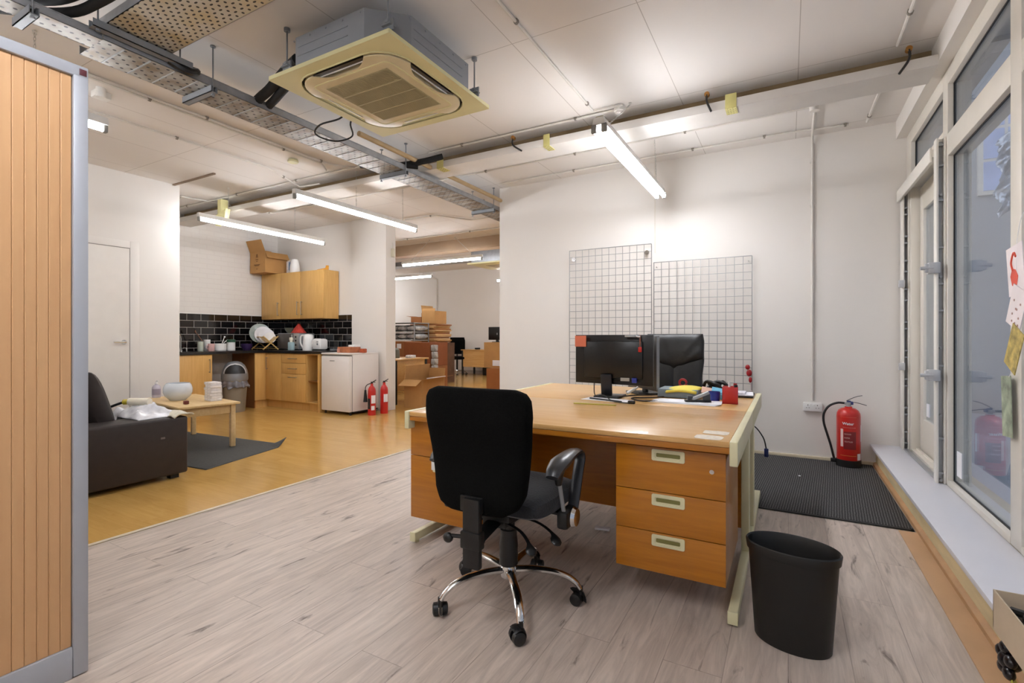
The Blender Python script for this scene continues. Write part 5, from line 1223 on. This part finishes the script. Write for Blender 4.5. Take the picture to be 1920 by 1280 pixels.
B().tube(smooth_pts([(-.045, -.006, .012), (-.10, -.03, -.01), (-.19, -.06, -.05)], 5), .010, n=8).build('handle', BLACK, lr)
solo('remote_control', bx(-5.0, -4.92, 1.76, 1.80, .52, .55, bev=.01), BLACK, 'small black object resting against the sofa back cushion', 'remote', (-4.96, 1.78, .5))
# coffee table
ct = thing('coffee_table', 'light pine coffee table on the grey rug before the sofa', 'table', (-5.465, 2.855, 0), R(-8.5))
bx(-.565, .565, -.275, .275, .438, .46, bev=.004).build('tabletop', PINE, ct)
for x in (-.50, .50):
    for y in (-.225, .225): bx(x-.022, x+.022, y-.022, y+.022, 0.008, .438, bev=.003).build('leg', PINE, ct)
for y in (-.225, .225): bx(-.478, .478, y-.009, y+.009, .35, .438, bev=.002).build('apron', PINE, ct)
for x in (-.50, .50): bx(x-.009, x+.009, -.203, .203, .35, .438, bev=.002).build('apron', PINE, ct)
TT = .4605
b = B().lathe([(0, 0), (.07, 0), (.078, .010), (.112, .04), (.129, .08), (.130, .12), (.120, .155), (.105, .178), (.098, .178), (.110, .15), (.12, .11), (.112, .06), (.05, .012), (0, .012)], (-5.555, 2.80, TT), n=40)
solo('ceramic_bowl', b, mat('glazed_pale_blue', 'dde3e8', .15), 'round pale ceramic bowl on the coffee table', 'bowl', (-5.555, 2.8, TT))
hs = thing('sanitiser_bottle', 'clear pump sanitiser bottle beside the pale bowl', 'bottle', (-5.985, 2.80, TT))
B().lathe([(0, 0), (.038, 0), (.04, .01), (.04, .11), (.03, .13), (.012, .14), (.012, .15), (0, .15)], n=20).build('bottle', mat('clear_plastic_lilac', 'c3bdc9', .15, var=.1), hs)
B().cyl((0, 0, .15), (0, 0, .18), .008, n=10).cyl((0, 0, .178), (.035, 0, .182), .006, n=8).lathe([(0, .148), (.016, .148), (.014, .165), (0, .165)], n=12).build('pump', WPL, hs)
B().lathe([(.0405, .03), (.0408, .03), (.0408, .095), (.0405, .095)], n=20).build('label_band', mat('label_mauve', '9a92a3', .5), hs)
for i in range(7):
    b = bx(-.08, .08, -.052, .052, 0, .026, bev=.002); b.bm.transform(Matrix.Rotation(R(-8+4*math.sin(i*2.1)), 4, 'Z')); b.bm.transform(Matrix.Translation((-5.20+.008*math.sin(i*3), 2.96, TT+.0275*i)))
    wh = ('topmost', 'second from the top', 'third from the top', 'middle', 'third from the bottom', 'second from the bottom', 'lowest')[6-i]
    o = solo('small_carton', b, mat('white_printed_carton', 'e2dcd8', .5, var=.14, scale=34), 'small white printed carton, %s of the table stack' % wh, 'carton', (-5.2, 2.96, TT+.0275*i), group='small cartons stacked on the coffee table')
b = bx(-5.15, -5.11, 2.64, 2.68, TT, TT+.035, bev=.006); solo('tea_light_holder', b, mat('maroon_holder', '6b2a20', .4), 'small dark red cube on the front edge of the coffee table', 'candle holder', (-5.13, 2.66, TT))
# rug with a turned-up corner
b = B()
c4 = [Vector((-4.27, 2.37, 0)), Vector((-4.53, 3.335, 0)), Vector((-6.42, 3.20, 0)), Vector((-6.2, 2.22, 0))]
def rug(u, v):
    p = c4[0].lerp(c4[1], u).lerp(c4[3].lerp(c4[2], u), v); k = max(0, u-.86)/.14*max(0, .10-v)/.10
    return Vector((p.x-.02*k, p.y+.0*k, .004+.075*k**1.2))
b.sheet(rug, 40, 50); o = solo('rug', b, mat('charcoal_rug', '4a4946', .95, var=.12, scale=60, bump=.2), 'charcoal grey rug with a curled-up corner under the coffee table', 'rug', (-5.3, 2.8, 0)); o.modifiers.new('t', 'SOLIDIFY').thickness = .006
# ------------------------------------------------------------------ store room beyond the opening
def workdesk(label, x0, x1, y0, y1, endx=False, panel='X'):
    t = thing('work_desk', label, 'desk', ((x0+x1)/2, (y0+y1)/2, 0))
    bx(x0, x1, y0, y1, .725, .75, bev=.003).build('desktop', BEECH, t, world=True)
    for x in (x0+.04, x1-.04):
        for y in (y0+.04, y1-.05): bx(x-.022, x+.022, y-.022, y+.022, 0, .725).build('leg', mat('leg_black', '1b1a18', .5), t, world=True)
    if panel == 'X': bx(x1-.05, x1-.034, y0+.063, y1-.073, .22, .724).build('end_panel', BEECH, t, world=True)
    else: bx(x0+.063, x1-.063, y0+.03, y0+.046, .25, .724).build('front_panel', BEECH, t, world=True)
    return t
workdesk('beech work desk with black legs just past the kitchen pillar', -7.2, -5.60, 6.12, 6.98)
carton('cardboard_box', 'open cardboard box on the floor before the pillar-side desk', -5.36, -5.04, 6.02, 6.75, 0, .44, CARD, flaps=(('F', 115, .19), ('L', -8, .22), ('R', 80, .16), ('K', 10, .15)), rz=R(8))
b = bx(-5.14, -4.96, 6.35, 6.62, .445, .46, rot=Matrix.Rotation(R(-8), 3, 'Y')); solo('polythene_sheet', b, PAPER, 'white packing paper on the open floor box', 'paper', (-5.05, 6.5, .45))
b = B().lathe([(0, 0), (.07, 0), (.075, .01), (.07, .14), (.04, .17), (0, .175)], (-5.95, 6.5, .7505), n=18); solo('tape_dispenser', b, mat('grey_green_drum', '6c6d60', .5), 'round grey-green drum on the pillar-side desk', 'drum', (-5.95, 6.5, .75))
b = bx(-6.20, -6.08, 6.42, 6.52, .7505, .86, bev=.02); solo('red_tub', b, mat('brick_red', 'a8432f', .5), 'brick red tub beside the grey-green drum', 'tub', (-6.1, 6.45, .75))
b = bx(-5.82, -5.70, 6.62, 6.75, .7505, .80, bev=.01).box(-5.81, -5.71, 6.60, 6.62, .76, .79); solo('label_printer', b, mat('white_black_plastic', 'd9d9d9', .4, var=.4, scale=30), 'small white and black label printer on the pillar-side desk', 'printer', (-5.76, 6.68, .75))
# boxes and the flat-card stack further in
cg = 'cartons piled in the store room'
cb1 = carton('cardboard_box', 'brown carton with white label at the left of the store room pile', -7.85, -7.02, 8.0, 8.5, .46, 1.02, CARD2, group=cg)
bx(-7.28, -7.16, 7.995, 7.999, .87, .97).build('shipping_label', PAPER, cb1, world=True)
carton('cardboard_box', 'plain carton standing on the floor under the labelled one', -7.85, -7.02, 8.0, 8.5, 0, .455, CARD2, group=cg)
carton('cardboard_box', 'large reddish carton in the middle of the store room pile', -7.0, -6.32, 7.9, 8.5, .52, 1.0, mat('cardboard_red', '8f5027', .8), group=cg)
carton('cardboard_box', 'tall plain carton under the large reddish one', -7.0, -6.32, 7.9, 8.5, 0, .515, CARD2, group=cg)
b = B()
SH = mat('grey_polybag', 'a9a8a6', .25, var=.45, scale=12)
sh = thing('shelf_rack', 'metal rack stacked with clear bags of grey goods', 'rack', (-8.0, 9.0, 1.02))
for z in (1.03, 1.22, 1.43): bx(-8.6, -7.45, 8.75, 9.3, z, z+.015).build('shelf', SILVER, sh, world=True)
for x in (-8.58, -7.47): bx(x, x+.02, 8.76, 8.78, 0, 1.45).box(x, x+.02, 9.27, 9.29, 0, 1.45).build('upright', SILVER, sh, world=True)
for j, z in enumerate((1.0455, 1.2355)):
    for i in range(4):
        b = B().pillow(lambda t: .13, .45, .08, lambda x, l, y: Vector((-8.42+.285*i+x, 8.79+l, z+.082+y*.9)), off=lambda x, t: 0, n=10, m=10)
        for v in b.bm.verts: v.co += Vector((0, 0, .012*noise.noise(v.co*18)))
        solo('goods_bag', b, SH, 'clear bag of grey goods on the %s shelf of the metal rack' % ('lower', 'upper')[j], 'bag', (-8.42+.285*i, 9, z), group='goods bags on the %s rack shelf' % ('lower', 'upper')[j])
for k in range(13):
    w = .42+.04*math.sin(k*1.7); z = .98+.034*k
    b = bx(-7.66-w*.9+.02*math.sin(k), -7.66+w*.85, 9.35, 9.95, z, z+.031, bev=.002, rot=Matrix.Rotation(R(3*math.sin(k*2.3)), 3, 'Z'))
    solo('flat_carton', b, (CARD2, CARD, CARD3)[k % 3], 'folded flat carton in the tall stack before the store room wall', 'flat carton', (-7.66, 9.6, z), group='folded flat cartons stacked')
b = bx(-8.05, -7.22, 9.3, 10.0, 0, .975); st_ = solo('pallet_crate', b, mat('crate_brown', '5a3d28', .8, var=.3, scale=6), 'dark brown crate carrying the stack of flat cartons', 'crate', (-7.1, 9.6, 0))
carton('cardboard_box', 'small open carton on top of the flat carton stack', -8.10, -7.78, 9.4, 9.8, 1.43, 1.60, CARD2, flaps=(('L', 80, .15), ('K', 0, .12)), group=cg)
carton('cardboard_box', 'tall open carton at the very top of the pile', -7.76, -7.36, 9.4, 9.85, 1.43, 1.74, CARD, flaps=(('F', -10, .06), ('L', 10, .14)), group=cg)
for k in range(7):
    b = bx(-6.31+.01*(k % 2), -6.22, 7.92, 8.06, .137*k+.001, .137*k+.133, bev=.02)
    for v in b.bm.verts: v.co += Vector((.01*noise.noise(v.co*9), 0, 0))
    solo('grey_parcel', b, SH, 'grey poly-wrapped parcel in the column beside the reddish carton', 'parcel', (-6.16, 8.1, .137*k), group='grey parcels stacked in a column')
# far chair and desk
fc = thing('office_chair', 'black office chair at the far desk in the store room', 'chair', (-8.50, 11.9, 0), R(215))
star_base(fc, .29, .11, CHROME, 20)
B().cyl((0, 0, .12), (0, 0, .44), .028, n=12).build('gas_lift', BLACK, fc)
B().pillow(lambda t: .24, .46, .05, lambda x, l, y: Vector((x, -.22+l, .50+y)), n=10, m=10, pw=4).build('seat', BFAB, fc)
B().pillow(lambda t: .235-.03*max(0, t-.8)*4, .50, .045, lambda x, l, y: Vector((x, -.25-.05*l+y+.3*x*x, .60+l)), n=14, m=14, pw=4.5).build('backrest', BFAB, fc)
for s in (-1, 1): B().tube(smooth_pts([(.27*s, -.1, .66), (.27*s, .1, .68), (.27*s, .12, .60), (.26*s, .02, .47)], 4), .018, n=8).build('armrest', BLACK, fc)
B().tube(smooth_pts([(0, -.24, .65), (0, -.26, .5), (0, -.15, .44)], 4), .02, n=8).build('back_bracket', BLACK, fc)
workdesk('beech desk with black legs far back in the store room', -8.30, -7.12, 11.80, 12.5, panel='Y')
b = bx(-7.62, -7.22, 12.05, 12.3, .7505, .96, bev=.03); solo('desktop_printer', b, mat('olive_grey', '77776a', .5), 'grey-green printer on the far store room desk', 'printer', (-7.4, 12.1, .75))
b = bx(-7.95, -7.85, 12.0, 12.15, .7505, .80, bev=.01); solo('desk_phone', b, BLACK, 'small black phone on the far store room desk', 'phone', (-7.9, 12.1, .75))
fb = bx(-7.75, -7.35, 12.1, 12.35, 0.0, .25, bev=.02); solo('storage_crate', fb, mat('black_crate', '15171c', .5), 'black crate on the floor under the far desk', 'crate', (-7.5, 12.2, 0))
cb2 = carton('cardboard_box', 'tall brown carton by the edge of the white back wall', -5.72, -5.15, 9.0, 9.5, .462, 1.0, CARD, group=cg)
carton('cardboard_box', 'lower reddish carton by the edge of the white back wall', -5.50, -4.95, 8.75, 9.25, 0, .46, CARD2, group=cg)
bx(-5.50, -5.27, 8.99, 8.999, .5, .62).build('shipping_label', PAPER, cb2, world=True)
t = thing('monitor', 'black monitor standing on the tall store room carton', 'monitor', (-5.5, 9.2, 1.001))
bx(-.22, .22, -.02, .02, .05, .33, bev=.005).build('screen_casing', mat('monitor_black', '100f0f', .28), t)
bx(-.03, .03, -.02, .02, 0, .06).box(-.1, .1, -.07, .07, 0, .012).build('stand', BLACK, t); bx(-.01, .01, -.022, -.02, .16, .20).build('badge', SILVER, t)
# services overhead in the store room
b = bx(-13, -2.7, 9.0, 9.35, 2.80, 2.83).box(-13, -2.7, 9.0, 9.02, 2.83, 2.9).box(-13, -2.7, 9.33, 9.35, 2.83, 2.9)
solo('cable_tray', b, STEEL, 'grey cable tray crossing the store room behind its brown beam', 'cable tray', (-7, 9.1, 2.8))
b = B().tube([(-13, 8.6, 2.95), (-2.7, 8.6, 2.95)], .06, n=12).tube([(-13, 8.75, 3.06), (-2.7, 8.75, 3.06)], .05, n=12)
solo('insulated_pipe', b, RUBBER, 'pair of thick black pipes crossing the store room ceiling', 'pipes', (-7, 8.7, 3))
ac2 = thing('air_conditioner', 'cream ceiling cassette partly hidden by the white back wall edge', 'air conditioner', (-5.35, 9.0, 2.62))
bx(-.42, .42, -.42, .42, .03, .32, bev=.01).build('casing', STEEL, ac2); bx(-.48, .48, -.48, .48, 0, .03, bev=.006).build('fascia', ACC, ac2); bx(-.2, .2, -.2, .2, -.004, 0).build('intake_grille', GR, ac2)
B().cyl((.4, -.44, .1), (.4, -.44, .58), .006).cyl((-.4, -.44, .1), (-.4, -.44, .58), .006).build('hanger_rod', DSTEEL, ac2)
b = B().tube([(-9.77, 12.575, 2.95), (-9.77, 12.575, .6)], .02, n=8).tube([(-9.77, 12.575, 2.94), (-10.2, 12.4, 3.15)], .02, n=8)
solo('conduit', b, CONDUIT, 'vertical white conduit on the store room back wall', 'conduit', (-9.77, 12.58, 1))
t = thing('alarm_sensor', 'small cream sensor bracket high on the pillar side', 'sensor', (-5.29, 5.72, 2.42))
bx(-5.30, -5.27, 5.69, 5.75, 2.34, 2.47, bev=.006).build('body', mat('sensor_cream', 'd9d4bd', .5), t, world=True)
B().cyl((-5.285, 5.72, 2.47), (-5.285, 5.72, 2.56), .005, n=6).build('cable', mat('cable_white', 'cfcbc2', .5), t, world=True)
# ------------------------------------------------------------------ on the sill and at the window post
sbx = thing('cardboard_box', 'shallow beige carton holding black parts on the window sill end', 'box', (.72, 1.86, .1905))
w, d, h, th = .15, .265, .125, .004
b = bx(-w, w, -d, d, 0, th).box(-w, -w+th, -d, d, th, h).box(w-th, w, -d, d, th, h).box(-w, w, d-th, d, th, h).box(-w, w, -d, -d+th, th, h)
b.build('box_body', mat('beige_card', 'cbb79c', .8, var=.05), sbx)
b = B()
for i in range(7): b.tube(smooth_pts([(.595+.012*i, 2.06-.06*i, .285+.008*(i % 3)), (.66, 1.99-.05*i, .298), (.74, 1.98-.05*i, .29), (.84, 2.04-.06*i, .27)], 4), .012, n=8)
b.box(.60, .84, 1.62, 2.08, .20, .275, bev=.02)
solo('black_rods', b, BLACK, 'black rods lying in the shallow beige carton', 'rods', (.7, 1.8, .24))
sk = thing('star_knob', 'black lobed handwheel knob hanging at the front of the sill', 'knob', (.588, 2.045, .138))
b = B()
for i in range(5):
    a = R(72*i+15); b.sphere((-.01, .036*math.cos(a), .036*math.sin(a)), .019, 12, (.8, 1.25, 1))
b.sphere((0, 0, 0), .03, 12); b.build('lobed_grip', mat('knob_black', '1b1518', .25), sk)
B().cyl((0, 0, 0), (.06, 0, 0), .008, n=10).build('spindle', SILVER, sk)
b = B()
def bag(u, v): 
    y = 1.80+.30*u; return Vector((.575+.05*v+.012*noise.noise(Vector((u*5, v*5, 0))), y, .10-.1*v*(1-.4*u)+.004))
b.sheet(bag, 12, 8); o = solo('carrier_bag', b, mat('lime_bag', 'c3c04f', .4, var=.15), 'yellow-green carrier bag slumped against the skirting below the carton', 'bag', (.6, 1.9, 0)); o.modifiers.new('t', 'SOLIDIFY').thickness = .003
def card(label, y, z, w, h, rot, m, x=.845, cat='card'):
    t = thing('hanging_card', label, cat, (x, y, z), 0, 'cards hung from the window post')
    b = bx(-.0015, .0015, -w/2, w/2, -h/2, h/2, rot=Matrix.Rotation(R(rot[1]), 3, 'Z')@Matrix.Rotation(R(rot[0]), 3, 'X'), pivot=(0, 0, 0)); b.build('card', m, t); return t
PK = mat('card_white', 'f0e6e6', .6); 
c = card('white card with a red flamingo shape, topmost of the hanging cards', 2.73, 1.39, .13, .20, (-8, 4), PK, x=.80)
RT = Matrix.Rotation(R(4), 3, 'Z')@Matrix.Rotation(R(-8), 3, 'X')
b = B(); pts = [(-.005, -.07), (.03, -.06), (.04, -.02), (.02, .01), (-.005, .0), (-.022, -.03)]
b.prism([(p[0], p[1]) for p in pts], 'X', -.0028, -.002); b.tube(smooth_pts([(-.0025, .016, -.0), (-.0025, .025, .035), (-.0025, .0, .07), (-.0025, -.015, .05)], 5), .004, n=5)
b.bm.transform(RT.to_4x4()); b.build('red_figure', mat('flamingo_red', 'e0563f', .6), c)
c = card('white card with small scattered brown spots, second of the hanging cards', 2.71, 1.235, .12, .165, (24, 4), PK, x=.797)
RT = Matrix.Rotation(R(4), 3, 'Z')@Matrix.Rotation(R(24), 3, 'X')
b = B()
for i in range(9): y, z = -.04+.02*(i % 4)+.006*(i % 3), -.06+.028*(i//2.3); b.cyl((-.0028, y, z), (-.002, y, z), .005, n=8)
b.bm.transform(RT.to_4x4()); b.build('spots', mat('spot_brown', 'b08a80', .6), c)
card('yellow and brown patterned card, third of the hanging cards', 2.72, 1.07, .11, .18, (28, 2), mat('meadow_print', 'b9a45c', .6, var=.45, scale=30), x=.792)
card('tall landscape picture card, lowest of the hanging cards', 3.0, .81, .11, .27, (-4, 0), mat('landscape_print', '9aa58d', .5, var=.5, scale=16), x=.85)
b = B().tube(smooth_pts([(.868, 2.84, 1.66), (.835, 2.80, 1.60), (.802, 2.73, 1.47), (.800, 2.72, 1.30), (.796, 2.71, 1.17), (.796, 2.73, 1.0), (.84, 2.92, .96), (.853, 3.0, .93)], 4), .0013, n=5).sphere((.867, 2.84, 1.66), .006, 8)
solo('card_string', b, WPL, 'thin white string carrying the hanging cards', 'string', (.82, 2.85, 1.4))
